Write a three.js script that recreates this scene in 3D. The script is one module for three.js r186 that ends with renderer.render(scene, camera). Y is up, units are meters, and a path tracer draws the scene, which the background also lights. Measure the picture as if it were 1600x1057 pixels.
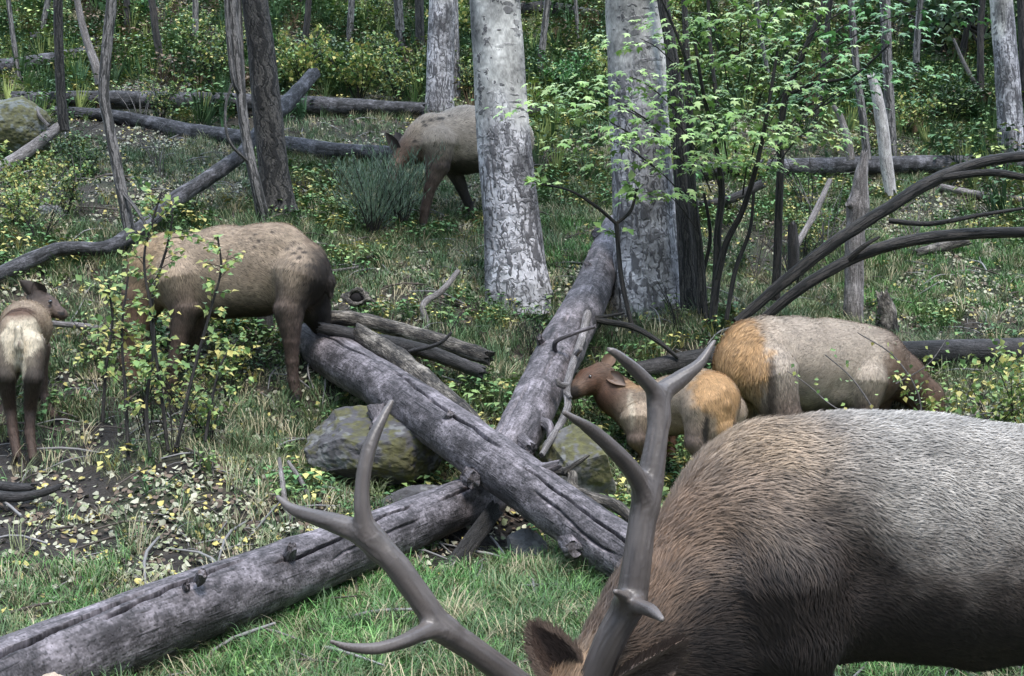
import * as THREE from 'three';
import { mergeGeometries } from 'three/addons/utils/BufferGeometryUtils.js';

// ---------------------------------------------------------------- camera, sky, sun, exposure
const scene = new THREE.Scene();
const F = 1931, PITCH = -0.0406;                       // focal length in pixels of a 1600 x 1057 frame
const camera = new THREE.PerspectiveCamera(2 * Math.atan(528.5 / F) * 180 / Math.PI, 1024 / 676, 0.05, 400);
camera.position.set(0, 1.7, 0); camera.rotation.x = PITCH;
camera.updateMatrixWorld(true);
const renderer = new THREE.WebGLRenderer({ antialias: true });
renderer.setSize(1024, 676);
renderer.toneMapping = THREE.LinearToneMapping;
renderer.toneMappingExposure = 3.65;
renderer.shadowMap.enabled = true;

{ // an even overcast sky, a little brighter overhead, cool
  const w = 128, h = 64, d = new Float32Array(w * h * 4);
  for (let j = 0; j < h; j++) for (let i = 0; i < w; i++) {
    const e = Math.sin((j + 0.5) / h * Math.PI - Math.PI / 2), L = 0.36 + 0.64 * Math.max(0, e), k = (j * w + i) * 4;
    d[k] = 0.77 * L; d[k + 1] = 0.95 * L; d[k + 2] = 1.26 * L; d[k + 3] = 1;
  }
  const t = new THREE.DataTexture(d, w, h, THREE.RGBAFormat, THREE.FloatType);
  t.mapping = THREE.EquirectangularReflectionMapping; t.magFilter = THREE.LinearFilter; t.minFilter = THREE.LinearFilter; t.needsUpdate = true;
  scene.background = t; scene.environment = t; scene.backgroundIntensity = 0.85; scene.environmentIntensity = 0.85;
}
const sun = new THREE.DirectionalLight(0xfff8f0, 1.2);
sun.position.set(6, 30, 5); sun.target.position.set(0, 1, -9);
sun.castShadow = true; sun.shadow.radius = 32; sun.shadow.mapSize.set(2048, 2048);
Object.assign(sun.shadow.camera, { left: -18, right: 18, top: 22, bottom: -22, near: 1, far: 80 });
scene.add(sun, sun.target);

// ---------------------------------------------------------------- helpers
function rng(seed) { let a = seed >>> 0; return () => { a = (a + 0x6D2B79F5) | 0; let t = Math.imul(a ^ (a >>> 15), 1 | a); t = (t + Math.imul(t ^ (t >>> 7), 61 | t)) ^ t; return ((t ^ (t >>> 14)) >>> 0) / 4294967296; }; }
function hsh(x, y, z) { let h = Math.imul(x, 374761393) ^ Math.imul(y, 668265263) ^ Math.imul(z, 2147483647 - 1274126177); h = Math.imul(h ^ (h >>> 13), 1274126177); h ^= h >>> 16; return (h >>> 0) / 4294967296; }
function vn(x, y, z) { // value noise 0..1
  const xi = Math.floor(x), yi = Math.floor(y), zi = Math.floor(z); let a = x - xi, b = y - yi, c = z - zi;
  a = a * a * (3 - 2 * a); b = b * b * (3 - 2 * b); c = c * c * (3 - 2 * c);
  const L = (p, q, t) => p + (q - p) * t;
  return L(L(L(hsh(xi, yi, zi), hsh(xi + 1, yi, zi), a), L(hsh(xi, yi + 1, zi), hsh(xi + 1, yi + 1, zi), a), b),
    L(L(hsh(xi, yi, zi + 1), hsh(xi + 1, yi, zi + 1), a), L(hsh(xi, yi + 1, zi + 1), hsh(xi + 1, yi + 1, zi + 1), a), b), c);
}
function fbm(x, y, z, o = 4) { let s = 0, a = 0.5, n = 0; for (let i = 0; i < o; i++) { s += a * vn(x, y, z); n += a; a *= 0.5; x = x * 2.03 + 7.1; y = y * 2.03 + 3.7; z = z * 2.03 + 1.3; } return s / n; }
function tn(u, v, pu, pv, s) { // value noise tiling with periods pu, pv
  const x = u * pu, y = v * pv, xi = Math.floor(x), yi = Math.floor(y); let a = x - xi, b = y - yi; a = a * a * (3 - 2 * a); b = b * b * (3 - 2 * b);
  const m = (p, q) => ((p % q) + q) % q, x0 = m(xi, pu), x1 = m(xi + 1, pu), y0 = m(yi, pv), y1 = m(yi + 1, pv);
  const A = hsh(x0, y0, s), B = hsh(x1, y0, s), C = hsh(x0, y1, s), D = hsh(x1, y1, s);
  return (A + (B - A) * a) * (1 - b) + (C + (D - C) * a) * b;
}
const clamp = (x, a = 0, b = 1) => Math.min(b, Math.max(a, x)), lerp = (a, b, t) => a + (b - a) * t;
const ss = (a, b, x) => { const t = clamp((x - a) / (b - a)); return t * t * (3 - 2 * t); };
const V = (x, y, z) => new THREE.Vector3(x, y, z);
const cP = Math.cos(PITCH), sP = Math.sin(PITCH);
function P(px, py, d) { // the point of the place that stands d metres in front, where a 1600 x 1057 frame shows it at px, py
  const cx = (px - 800) / F, cy = -(py - 528.5) / F, y = cy * cP + sP, z = cy * sP - cP, t = d / -z;
  return V(cx * t, 1.7 + y * t, -d);
}
const names = {};
const numbered = n => { const k = names[n] = (names[n] ?? -1) + 1; return k ? `${n}_${String(k).padStart(3, '0')}` : n; };
function tag(o, label, category, group, kind) { o.userData.label = label; if (category) o.userData.category = category; if (group) o.userData.group = group; if (kind) o.userData.kind = kind; return o; }
function thing(name, label, category, pos, group) { const o = new THREE.Group(); o.name = numbered(name); o.position.copy(pos); scene.add(o); return tag(o, label, category, group); }
function part(o, name, geo, mat) { // geometry in world coordinates
  geo.translate(-o.position.x, -o.position.y, -o.position.z);
  return partL(o, name, geo, mat);
}
function partL(o, name, geo, mat) { const m = new THREE.Mesh(geo, mat); m.name = name; m.castShadow = m.receiveShadow = true; o.add(m); return m; }
function tex(w, h, fn, srgb, repeat) { // fn(u, v) -> [r, g, b] 0..1 or one number
  const d = new Uint8Array(w * h * 4);
  for (let j = 0; j < h; j++) for (let i = 0; i < w; i++) {
    const c = fn((i + 0.5) / w, (j + 0.5) / h), k = (j * w + i) * 4;
    if (typeof c === 'number') d[k] = d[k + 1] = d[k + 2] = clamp(c) * 255; else { d[k] = clamp(c[0]) * 255; d[k + 1] = clamp(c[1]) * 255; d[k + 2] = clamp(c[2]) * 255; }
    d[k + 3] = 255;
  }
  const t = new THREE.DataTexture(d, w, h); t.wrapS = t.wrapT = THREE.RepeatWrapping; t.magFilter = THREE.LinearFilter; t.minFilter = THREE.LinearFilter;
  if (srgb) t.colorSpace = THREE.SRGBColorSpace; if (repeat) t.repeat.set(...repeat); t.needsUpdate = true; return t;
}

// ---------------------------------------------------------------- the lie of the land: a thin-plate surface through surveyed points
const survey = [ // px, py, distance
  [400, 1057, 5.5], [0, 1120, 5.0], [300, 1035, 5.7], [700, 1000, 5.9], [900, 905, 6.8], [1400, 1045, 5.6], [1250, 1330, 4.4], [1800, 1300, 4.5], [1700, 1000, 6.0], [1700, 820, 8.0], [1040, 1320, 4.4],
  [48, 716, 8.15], [85, 682, 8.7], [200, 850, 7.0], [50, 940, 6.2], [0, 820, 7.2], [466, 614, 9.4], [270, 636, 9.5], [350, 720, 8.3], [420, 820, 7.4],
  [570, 782, 7.8], [600, 808, 8.4], [660, 810, 8.2], [780, 885, 7.6], [840, 850, 7.7], [740, 910, 6.9], [620, 870, 7.0], [700, 835, 7.6], [800, 800, 7.9], [640, 545, 9.9], [600, 450, 11.2], [760, 650, 9.0], [930, 780, 8.2], [880, 640, 9.6],
  [810, 472, 11.5], [1012, 480, 11.3], [900, 420, 12.2], [700, 352, 13.5], [738, 355, 13.6], [432, 333, 13.0], [300, 330, 12.8], [205, 388, 11.6], [60, 430, 10.8], [-150, 470, 10.3],
  [1046, 792, 8.6], [1120, 810, 8.4], [1280, 755, 9.6], [1120, 505, 10.7], [1335, 505, 12.4], [1500, 585, 10.8], [1500, 450, 13.0], [1400, 335, 15.3], [1580, 246, 17.5], [1100, 320, 14.5],
  [600, 175, 18.5], [690, 172, 18.5], [900, 180, 18.6], [200, 165, 18.0], [60, 235, 15.2], [250, 255, 15.3], [430, 245, 15.8], [1300, 265, 16.6],
  [200, 20, 24], [800, 10, 25], [500, 60, 22.6], [1400, 100, 23], [1400, 0, 27], [1100, 110, 22], [800, -200, 33], [100, -200, 32], [1500, -200, 34],
  [-400, 800, 7.5], [-400, 500, 10], [-400, 230, 15], [-300, 0, 24], [1950, 700, 9], [1950, 450, 13], [1950, 220, 18], [1950, 0, 27],
].map(a => P(...a)).concat([V(0, 0, 1), V(-4, 0.05, 1), V(4, 0, 1), V(0, 0, 8), V(-8, 0, 8), V(8, 0, 8), V(-1.5, -0.05, -2.5), V(1.5, -0.12, -2.5)]);
const tps = (() => {
  const n = survey.length, N = n + 3, A = [...Array(N)].map(() => new Float64Array(N + 1)), U = r2 => r2 < 1e-9 ? 0 : r2 * Math.log(r2) * 0.5;
  survey.forEach((p, i) => {
    survey.forEach((q, j) => { A[i][j] = U((p.x - q.x) ** 2 + (p.z - q.z) ** 2); }); A[i][i] += 0.25;
    A[i][n] = A[n][i] = 1; A[i][n + 1] = A[n + 1][i] = p.x; A[i][n + 2] = A[n + 2][i] = p.z; A[i][N] = p.y;
  });
  for (let c = 0; c < N; c++) {
    let p = c; for (let r = c + 1; r < N; r++) if (Math.abs(A[r][c]) > Math.abs(A[p][c])) p = r;
    [A[c], A[p]] = [A[p], A[c]];
    for (let r = 0; r < N; r++) if (r !== c) { const f = A[r][c] / A[c][c]; if (f) for (let k = c; k <= N; k++) A[r][k] -= f * A[c][k]; }
  }
  const w = A.map((r, i) => r[N] / r[i]);
  return (x, z) => { let s = w[n] + w[n + 1] * x + w[n + 2] * z; for (let i = 0; i < n; i++) s += w[i] * U((x - survey[i].x) ** 2 + (z - survey[i].z) ** 2); return s; };
})();
function landform(x, z) {
  const xc = clamp(x, -13, 13), zc = clamp(z, -36, 6);
  let y = tps(xc, zc);
  if (z < -36) y += 0.45 * Math.min(-36 - z, 45);
  y += (fbm(x * 0.9, 3, z * 0.9, 3) - 0.5) * 0.22 + (fbm(x * 4.1, 9, z * 4.1, 2) - 0.5) * 0.07;
  return y;
}
const GX0 = -14, GX1 = 14, GZ0 = -38, GZ1 = 7, GS = 0.1, GNX = Math.round((GX1 - GX0) / GS) + 1, GNZ = Math.round((GZ1 - GZ0) / GS) + 1;
const hgt = new Float32Array(GNX * GNZ);
for (let j = 0; j < GNZ; j++) for (let i = 0; i < GNX; i++) hgt[j * GNX + i] = landform(GX0 + i * GS, GZ0 + j * GS);
function G(x, z) {
  const fx = clamp((x - GX0) / GS, 0, GNX - 1.001), fz = clamp((z - GZ0) / GS, 0, GNZ - 1.001), i = Math.floor(fx), j = Math.floor(fz), a = fx - i, b = fz - j, k = j * GNX + i;
  return (hgt[k] * (1 - a) + hgt[k + 1] * a) * (1 - b) + (hgt[k + GNX] * (1 - a) + hgt[k + GNX + 1] * a) * b;
}
function gNormal(x, z) { const e = 0.1; return V(G(x - e, z) - G(x + e, z), 2 * e, G(x, z - e) - G(x, z + e)).normalize(); }
function onGround(px, py) { // where the sight line through px, py meets the ground
  let lo = 2; for (let d = 2; d < 37; d += 0.05) { const p = P(px, py, d); if (p.y < G(p.x, p.z)) { lo = d; break; } lo = d; }
  const p = P(px, py, lo); p.y = G(p.x, p.z); return p;
}
const dist2 = (p, x, z) => Math.hypot(p.x - x, p.z - z);
// trodden earth, lush grass: spots on the ground with radii in metres
const spots = a => a.map(([px, py, r]) => ({ p: onGround(px, py), r }));
const path = spots([[60, 715, 0.5], [120, 690, 0.4], [90, 780, 0.45], [30, 830, 0.4], [110, 870, 0.35], [250, 890, 0.25], [90, 620, 0.3]]);
const lush = spots([[700, 980, 0.9], [850, 920, 0.6], [560, 1010, 0.8], [400, 1040, 0.8], [880, 990, 0.6], [1000, 900, 0.5], [40, 930, 0.5], [90, 960, 0.4], [620, 920, 0.5], [1400, 1040, 0.7], [1560, 1040, 0.7], [470, 1000, 0.5], [1500, 420, 1.4], [1400, 450, 1.0], [900, 380, 0.9]]);
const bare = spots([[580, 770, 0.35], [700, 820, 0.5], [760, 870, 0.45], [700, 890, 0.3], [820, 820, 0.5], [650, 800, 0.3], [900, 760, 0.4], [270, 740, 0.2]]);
const near = (list, x, z) => { let m = 0; for (const s of list) m = Math.max(m, 1 - ss(0.5, 1.15, dist2(s.p, x, z) / s.r)); return m; };

// ---------------------------------------------------------------- surface textures
const soilTex = tex(512, 512, (u, v) => { let n = 0.5 * tn(u, v, 16, 16, 1) + 0.3 * tn(u, v, 48, 48, 2) + 0.35 * tn(u, v, 128, 128, 3); n = 0.45 + n * 0.55; return [n, n * 0.97, n * 0.93]; }, true, [0.7, 0.7]);
const soilBump = tex(512, 512, (u, v) => 0.5 * tn(u, v, 20, 20, 4) + 0.3 * tn(u, v, 64, 64, 5) + 0.2 * tn(u, v, 160, 160, 6), false, [0.7, 0.7]);
// weathered wood without bark: streaks run along v
function deadwood(seed, c0, c1, blot) {
  const g = (u, v) => {
    const st = 0.5 * tn(u, v, 70, 22, seed) + 0.5 * tn(u, v, 170, 60, seed + 1), fi = tn(u, v, 140, 260, seed + 2);
    const bl = 0.4 * tn(u, v, 6, 10, seed + 3) + 0.35 * tn(u, v, 17, 30, seed + 4) + 0.25 * tn(u, v, 40, 80, seed + 7), fl = ss(0.56, 0.68, 0.6 * tn(u, v, 22, 26, seed + 8) + 0.4 * tn(u, v, 60, 90, seed + 10));
    const ck = ss(0.80, 0.9, tn(u, v, 60, 12, seed + 5)), sp = ss(0.78, 0.86, tn(u, v, 90, 170, seed + 6));
    return { st, bl, ck, sp, fi, fl };
  };
  return {
    map: tex(512, 1024, (u, v) => { const q = g(u, v), t = clamp(0.12 + (q.st - 0.5) * 0.45 + (q.bl - 0.35) * blot * 1.5 + (q.fi - 0.5) * 0.35 + q.fl * 0.16), k = (1 - 0.3 * q.ck) * (1 - 0.3 * q.sp); return [0, 1, 2].map(i => lerp(c0[i], c1[i], t) * k); }, true, [1, 0.5]),
    bump: tex(512, 1024, (u, v) => { const q = g(u, v); return 0.35 * q.st + 0.25 * q.fi + 0.3 * q.bl + 0.12 * q.fl - 0.5 * q.ck - 0.2 * q.sp; }, false, [1, 0.5]),
  };
}
function woodMat(t, bump = 0.006, rough = 0.85) { return new THREE.MeshStandardMaterial({ map: t.map, bumpMap: t.bump, bumpScale: bump, roughness: rough }); }
const M = {};
M.logGrey = woodMat(deadwood(11, [0.185, 0.168, 0.172], [0.59, 0.555, 0.57], 0.8), 0.006, 0.75);
M.logPale = woodMat(deadwood(31, [0.30, 0.28, 0.27], [0.74, 0.71, 0.70], 0.6));
M.logDark = woodMat(deadwood(51, [0.09, 0.085, 0.08], [0.37, 0.35, 0.35], 0.6), 0.008);
M.logWhite = woodMat(deadwood(91, [0.5, 0.48, 0.47], [0.9, 0.88, 0.86], 0.6));
M.logMid = woodMat(deadwood(95, [0.10, 0.098, 0.10], [0.47, 0.46, 0.48], 1.0), 0.01);
M.rotten = woodMat(deadwood(71, [0.10, 0.085, 0.07], [0.55, 0.52, 0.48], 1.2), 0.012);
// furrowed bark
function furrowTex(seed, c0, c1, nu, nv) {
  const g = (u, v) => {
    const w = 0.08 * (tn(u, v, 6, 8, seed + 7) - 0.5) + 0.04 * (tn(u, v, 20, 30, seed + 8) - 0.5), a = tn(u + w, v, nu * 2, nv, seed), b = tn(u - w, v, nu * 4, nv * 3, seed + 1);
    return { r: clamp(1 - ss(0.48, 0.72, a) - 0.5 * ss(0.55, 0.8, b)), f: tn(u, v, 110, 110, seed + 2), m: tn(u, v, 8, 8, seed + 3) };
  };
  return { map: tex(512, 512, (u, v) => { const q = g(u, v), t = clamp(q.r * 0.75 + (q.f - 0.5) * 0.5 + (q.m - 0.5) * 0.3); return [0, 1, 2].map(i => lerp(c0[i], c1[i], t)); }, true, [1, 0.8]),
    bump: tex(512, 512, (u, v) => { const q = g(u, v); return q.r * 0.8 + q.f * 0.2; }, false, [1, 0.8]) };
}
M.bark = woodMat(furrowTex(101, [0.075, 0.07, 0.065], [0.31, 0.295, 0.28], 22, 9), 0.015);
M.barkDark = woodMat(furrowTex(121, [0.06, 0.055, 0.05], [0.25, 0.23, 0.215], 14, 8), 0.006);
M.barkGrey = woodMat(furrowTex(141, [0.17, 0.165, 0.16], [0.55, 0.53, 0.52], 12, 7), 0.008);
// aspen bark over six metres of trunk: furrowed foot, then pale skin with black scars
function aspenTex(seed, foot) {
  const R = rng(seed), W = 1024, H = 2048, scar = new Float32Array(W * H);
  const ell = (cu, cv, ru, rv, k) => { // irregular dark mark
    const x0 = Math.floor((cu - ru) * W), x1 = Math.ceil((cu + ru) * W), y0 = Math.max(0, Math.floor((cv - rv) * H)), y1 = Math.min(H - 1, Math.ceil((cv + rv) * H));
    for (let y = y0; y <= y1; y++) for (let x = x0; x <= x1; x++) {
      const u = x / W, v = y / H, n = (vn(u * 180, v * 540, seed) - 0.5) * 1.1 + (vn(u * 60, v * 180, seed + 3) - 0.5) * 0.7, q = Math.hypot((u - cu) / ru, (v - cv) / rv) + n;
      if (q < 0.8) { const k2 = y * W + ((x % W) + W) % W; scar[k2] = Math.max(scar[k2], k * ss(0.8, 0.45, q)); }
    }
  };
  for (let i = 0; i < 420; i++) { const v = 0.08 + 0.92 * R(); ell(R(), v, 0.006 + 0.022 * R() * R(), 0.0012 + 0.003 * R(), 0.6 + 0.4 * R()); }
  for (let i = 0; i < 46; i++) ell(R(), 0.15 + 0.85 * R(), 0.01 + 0.022 * R(), 0.004 + 0.009 * R(), 0.95);
  for (let i = 0; i < 10; i++) ell(R(), 0.2 + 0.8 * R(), 0.01 + 0.012 * R(), 0.012 + 0.02 * R(), 0.9);
  const g = (u, v) => {
    const w = 0.03 * (tn(u, v, 9, 40, seed + 1) - 0.5) + 0.011 * (tn(u, v, 40, 130, seed + 8) - 0.5) + 0.01 * (tn(u, v, 110, 300, seed + 18) - 0.5);
    const vw = v + 0.009 * (tn(u, v, 30, 40, seed + 16) - 0.5) + 0.005 * (tn(u, v, 90, 160, seed + 17) - 0.5), v1 = tn(u + w, vw, 84, 44, seed + 2), v2 = tn(u - w, vw, 150, 90, seed + 13), h1 = tn(u + w, vw, 34, 330, seed + 3), h2 = tn(u, vw, 15, 160, seed + 14);
    const lim = foot * (0.75 + 0.6 * tn(u, v, 6, 12, seed + 4)), low = 1 - ss(lim * 0.75, lim * 1.15, v), br = tn(u, v, 40, 150, seed + 15);
    const fur = clamp(Math.max(ss(0.60, 0.80, v1 + (br - 0.5) * 0.3), 0.75 * ss(0.64, 0.85, v2 + (br - 0.5) * 0.3), 0.6 * ss(0.7, 0.9, h1), 0.7 * ss(0.78, 0.9, h2))) * low;
    const hz = ss(0.74, 0.84, tn(u + w, v + w * 0.2, 14, 210, seed + 5)) * ss(0.3, 0.7, tn(u, v, 6, 18, seed + 10)) * (1 - low * 0.6);
    const sk = 0.5 * tn(u, v, 10, 30, seed + 6) + 0.3 * tn(u, v, 50, 180, seed + 7) + 0.2 * tn(u, v, 160, 400, seed + 12), s = scar[Math.min(H - 1, Math.floor(v * H)) * W + Math.min(W - 1, Math.floor(u * W))];
    const gr = ss(0.5, 0.8, tn(u, v, 5, 14, seed + 11)) ;
    return { fur, hz, sk, s, low, gr };
  };
  return {
    map: tex(W, H, (u, v) => {
      const q = g(u, v), dk = Math.max(q.fur, q.hz * 0.8, q.s), t = 0.6 + 0.55 * (q.sk - 0.5) - 0.16 * q.gr;
      const c = [lerp(0.64, 0.62, q.low) * t / 0.6, lerp(0.63, 0.61, q.low) * t / 0.6, lerp(0.61, 0.62, q.low) * t / 0.6];
      return [lerp(c[0], 0.2, dk * 0.72), lerp(c[1], 0.192, dk * 0.72), lerp(c[2], 0.2, dk * 0.72)];
    }, true),
    bump: tex(W, H, (u, v) => { const q = g(u, v); return 0.75 - 0.6 * q.fur - 0.3 * q.hz + 0.2 * (q.sk - 0.5) - 0.25 * q.s; }),
  };
}
function aspenMat(t, off) { // v runs from 0 at the foot to 1 six metres up
  const c = x => { const k = x.clone(); k.offset.set(off, 0); k.repeat.set(1, 1 / 6); k.wrapT = THREE.MirroredRepeatWrapping; k.needsUpdate = true; return k; };
  return new THREE.MeshStandardMaterial({ map: c(t.map), bumpMap: c(t.bump), bumpScale: 0.018, roughness: 0.8 });
}
const aspA = aspenTex(201, 0.27), aspB = aspenTex(301, 0.33);
const vmat = (o = {}) => new THREE.MeshStandardMaterial({ vertexColors: true, roughness: 0.9, ...o });
const leafMat = new THREE.MeshPhysicalMaterial({ vertexColors: true, roughness: 0.75, side: THREE.DoubleSide, transmission: 0.3, thickness: 0 });
const leafInst = new THREE.MeshStandardMaterial({ roughness: 0.75, side: THREE.DoubleSide });
const grassInst = new THREE.MeshStandardMaterial({ roughness: 0.7, side: THREE.DoubleSide });

// ---------------------------------------------------------------- ground sheet
{
  const axis = (a, b, far) => { const r = []; for (let k = far.length - 1; k >= 0; k--) r.push(a - far[k]); for (let v = a; v <= b + 1e-6; v += 0.1) r.push(v); for (const q of far) r.push(b + q); return r; };
  const xs = axis(-13, 13, [0.5, 1.5, 3, 6, 10, 16, 25, 40, 70, 120]), zs = axis(-36, 6, [0.5, 1.5, 3, 6, 10, 16, 25, 40, 70, 120]);
  const n = xs.length, m = zs.length, pos = new Float32Array(n * m * 3), col = new Float32Array(n * m * 3), uv = new Float32Array(n * m * 2), idx = [];
  for (let j = 0; j < m; j++) for (let i = 0; i < n; i++) {
    const x = xs[i], z = zs[j], k = j * n + i, inside = x > GX0 && x < GX1 && z > GZ0 && z < GZ1;
    const y = (inside ? G(x, z) : landform(x, z)) + (inside ? (vn(x * 9, 1, z * 9) - 0.5) * 0.035 : 0);
    pos.set([x, y, z], k * 3); uv.set([x, z], k * 2);
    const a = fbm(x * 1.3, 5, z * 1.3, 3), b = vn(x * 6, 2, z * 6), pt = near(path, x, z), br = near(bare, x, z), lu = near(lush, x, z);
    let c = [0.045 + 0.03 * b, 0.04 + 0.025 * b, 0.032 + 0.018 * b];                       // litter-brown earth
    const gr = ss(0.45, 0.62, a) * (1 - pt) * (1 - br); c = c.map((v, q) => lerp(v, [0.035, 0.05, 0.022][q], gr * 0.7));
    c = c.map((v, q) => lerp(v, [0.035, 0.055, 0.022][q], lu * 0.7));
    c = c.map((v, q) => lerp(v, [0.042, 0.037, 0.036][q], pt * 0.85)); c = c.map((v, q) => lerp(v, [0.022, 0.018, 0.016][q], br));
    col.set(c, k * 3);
    if (i && j) idx.push(k - n - 1, k - 1, k - n, k - n, k - 1, k);
  }
  const g = new THREE.BufferGeometry(); g.setAttribute('position', new THREE.BufferAttribute(pos, 3)); g.setAttribute('color', new THREE.BufferAttribute(col, 3)); g.setAttribute('uv', new THREE.BufferAttribute(uv, 2)); g.setIndex(idx); g.computeVertexNormals();
  const o = new THREE.Mesh(g, new THREE.MeshStandardMaterial({ vertexColors: true, map: soilTex, bumpMap: soilBump, bumpScale: 0.03, roughness: 1 }));
  o.name = 'ground'; o.receiveShadow = o.castShadow = true; scene.add(o); tag(o, 'leaf-strewn forest hillside rising away from the camera', 'ground', null, 'structure');
}

// ---------------------------------------------------------------- tubes: logs, trunks, branches, antlers
function tube(pts, radii, o = {}) {
  const { seg = pts.length * 10, rad = 16, rough = 0.05, freq = 4, cracks = [], ref = V(0, 1, 0), seed = 1, ragged = 0, lobes = 0, flat = 1 } = o;
  const curve = pts.length > 2 ? new THREE.CatmullRomCurve3(pts) : new THREE.LineCurve3(pts[0], pts[1]);
  const pos = [], uv = [], idx = []; let s = 0, prev = null;
  const N = V(0, 0, 0), B = V(0, 0, 0);
  const rAt = t => { const f = t * (radii.length - 1), i = Math.min(radii.length - 2, Math.floor(f)), q = f - i; return lerp(radii[i], radii[i + 1], q); };
  for (let i = 0; i <= seg; i++) {
    const t = i / seg, c = curve.getPoint(t), T = curve.getTangent(t);
    if (prev) s += c.distanceTo(prev); prev = c;
    N.copy(ref).addScaledVector(T, -ref.dot(T)).normalize(); B.crossVectors(T, N);
    const R = rAt(t);
    for (let j = 0; j <= rad; j++) {
      const a = (j % rad) / rad * Math.PI * 2, ca = Math.cos(a), sa = Math.sin(a);
      let r = R * (1 + rough * 2 * (fbm(c.x * freq + ca * R * freq * 2, c.y * freq + sa * R * freq * 2, c.z * freq + seed * 3.7, 3) - 0.5));
      if (lobes) r *= 1 + lobes * Math.max(0, 1 - s * 1.6) * (0.5 + 0.5 * Math.cos(a * 4 + seed + vn(a, s, seed) * 2));
      for (const k of cracks) if (t > k.t0 && t < k.t1) {
        const q = (t - k.t0) / (k.t1 - k.t0), ac = lerp(k.a0, k.a1, q) + (fbm(s * 3, k.a0 * 9, seed, 3) - 0.5) * 0.5; let da = Math.abs(((a - ac + Math.PI * 3) % (Math.PI * 2)) - Math.PI);
        const w = k.w / R; if (da < w) r -= k.depth * (1 - da / w) * Math.min(1, q * 8, (1 - q) * 8) * (0.5 + vn(s * 7, 1, seed));
      }
      let sx = 0; if (ragged && (i === 0 || i === seg)) sx = (vn(a * 3, seed, i) - 0.5) * 2 * ragged;
      pos.push(c.x + (N.x * ca * flat + B.x * sa) * r + T.x * sx, c.y + (N.y * ca * flat + B.y * sa) * r + T.y * sx, c.z + (N.z * ca * flat + B.z * sa) * r + T.z * sx);
      uv.push(j / rad, s);
      if (i && j) { const k = i * (rad + 1) + j; idx.push(k - rad - 2, k - 1, k - rad - 1, k - rad - 1, k - 1, k); }
    }
  }
  const row = rad + 1, smooth = (nor) => { for (let i = 0; i <= seg; i++) { const a = i * row * 3, b = (i * row + rad) * 3; for (let q = 0; q < 3; q++) { const v = (nor[a + q] + nor[b + q]) / 2; nor[a + q] = nor[b + q] = v; } } };
  // ends
  for (const [i0, sg] of [[0, 1], [seg, -1]]) {
    const k0 = pos.length / 3, c = V(0, 0, 0); for (let j = 0; j <= rad; j++) { const q = (i0 * row + j) * 3; pos.push(pos[q], pos[q + 1], pos[q + 2]); uv.push(pos[q] * 1.7, pos[q + 1] * 1.7); if (j < rad) c.add(V(pos[q], pos[q + 1], pos[q + 2])); }
    c.multiplyScalar(1 / rad); pos.push(c.x, c.y, c.z); uv.push(c.x * 1.7, c.y * 1.7);
    for (let j = 0; j < rad; j++) sg > 0 ? idx.push(k0 + rad + 1, k0 + j, k0 + j + 1) : idx.push(k0 + rad + 1, k0 + j + 1, k0 + j);
  }
  const g = new THREE.BufferGeometry(); g.setAttribute('position', new THREE.Float32BufferAttribute(pos, 3)); g.setAttribute('uv', new THREE.Float32BufferAttribute(uv, 2)); g.setIndex(idx); g.computeVertexNormals();
  smooth(g.attributes.normal.array); return g;
}
const J = a => P(a[0], a[1], a[2]), Jr = a => a[3] * a[2] / F;
function jt(js, o) { return tube(js.map(J), js.map(Jr), o); } // joints: px, py, distance, radius in px

function seat(j) { // slide a far joint along its sight line until it lies on the ground
  let d = j[2]; const r = Jr(j), h = x => { const p = P(j[0], j[1], x); return p.y - G(p.x, p.z); };
  for (let k = 0; k < 120 && h(d) < 1.15 * r; k++) d -= 0.04;
  return [j[0], j[1], d, j[3]];
}
function log(name, label, js, mat, o = {}) {
  if (js[0][2] > 13.8 && !o.free) js = js.map(seat);
  const g = thing(name, label, o.category ?? 'log', J(js[0]), o.group);
  part(g, o.partName ?? 'trunk', jt(js, { seg: 60, rad: 28, rough: 0.06, ragged: 0.04, seed: names[name] * 7 + js[0][0], ...o }), mat);
  for (const st of o.stubs ?? []) part(g, 'branch_stub', jt(st, { seg: 10, rad: 16, rough: 0.35, freq: 22, ragged: 0.03, seed: st[0][0] }), o.stubMat ?? mat);
  for (const st of o.branches ?? []) part(g, 'branch', jt(st, { seg: st.length * 6, rad: 8, rough: 0.15, freq: 10, ragged: 0.01, seed: st[0][0] }), o.stubMat ?? mat);
  return g;
}
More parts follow.
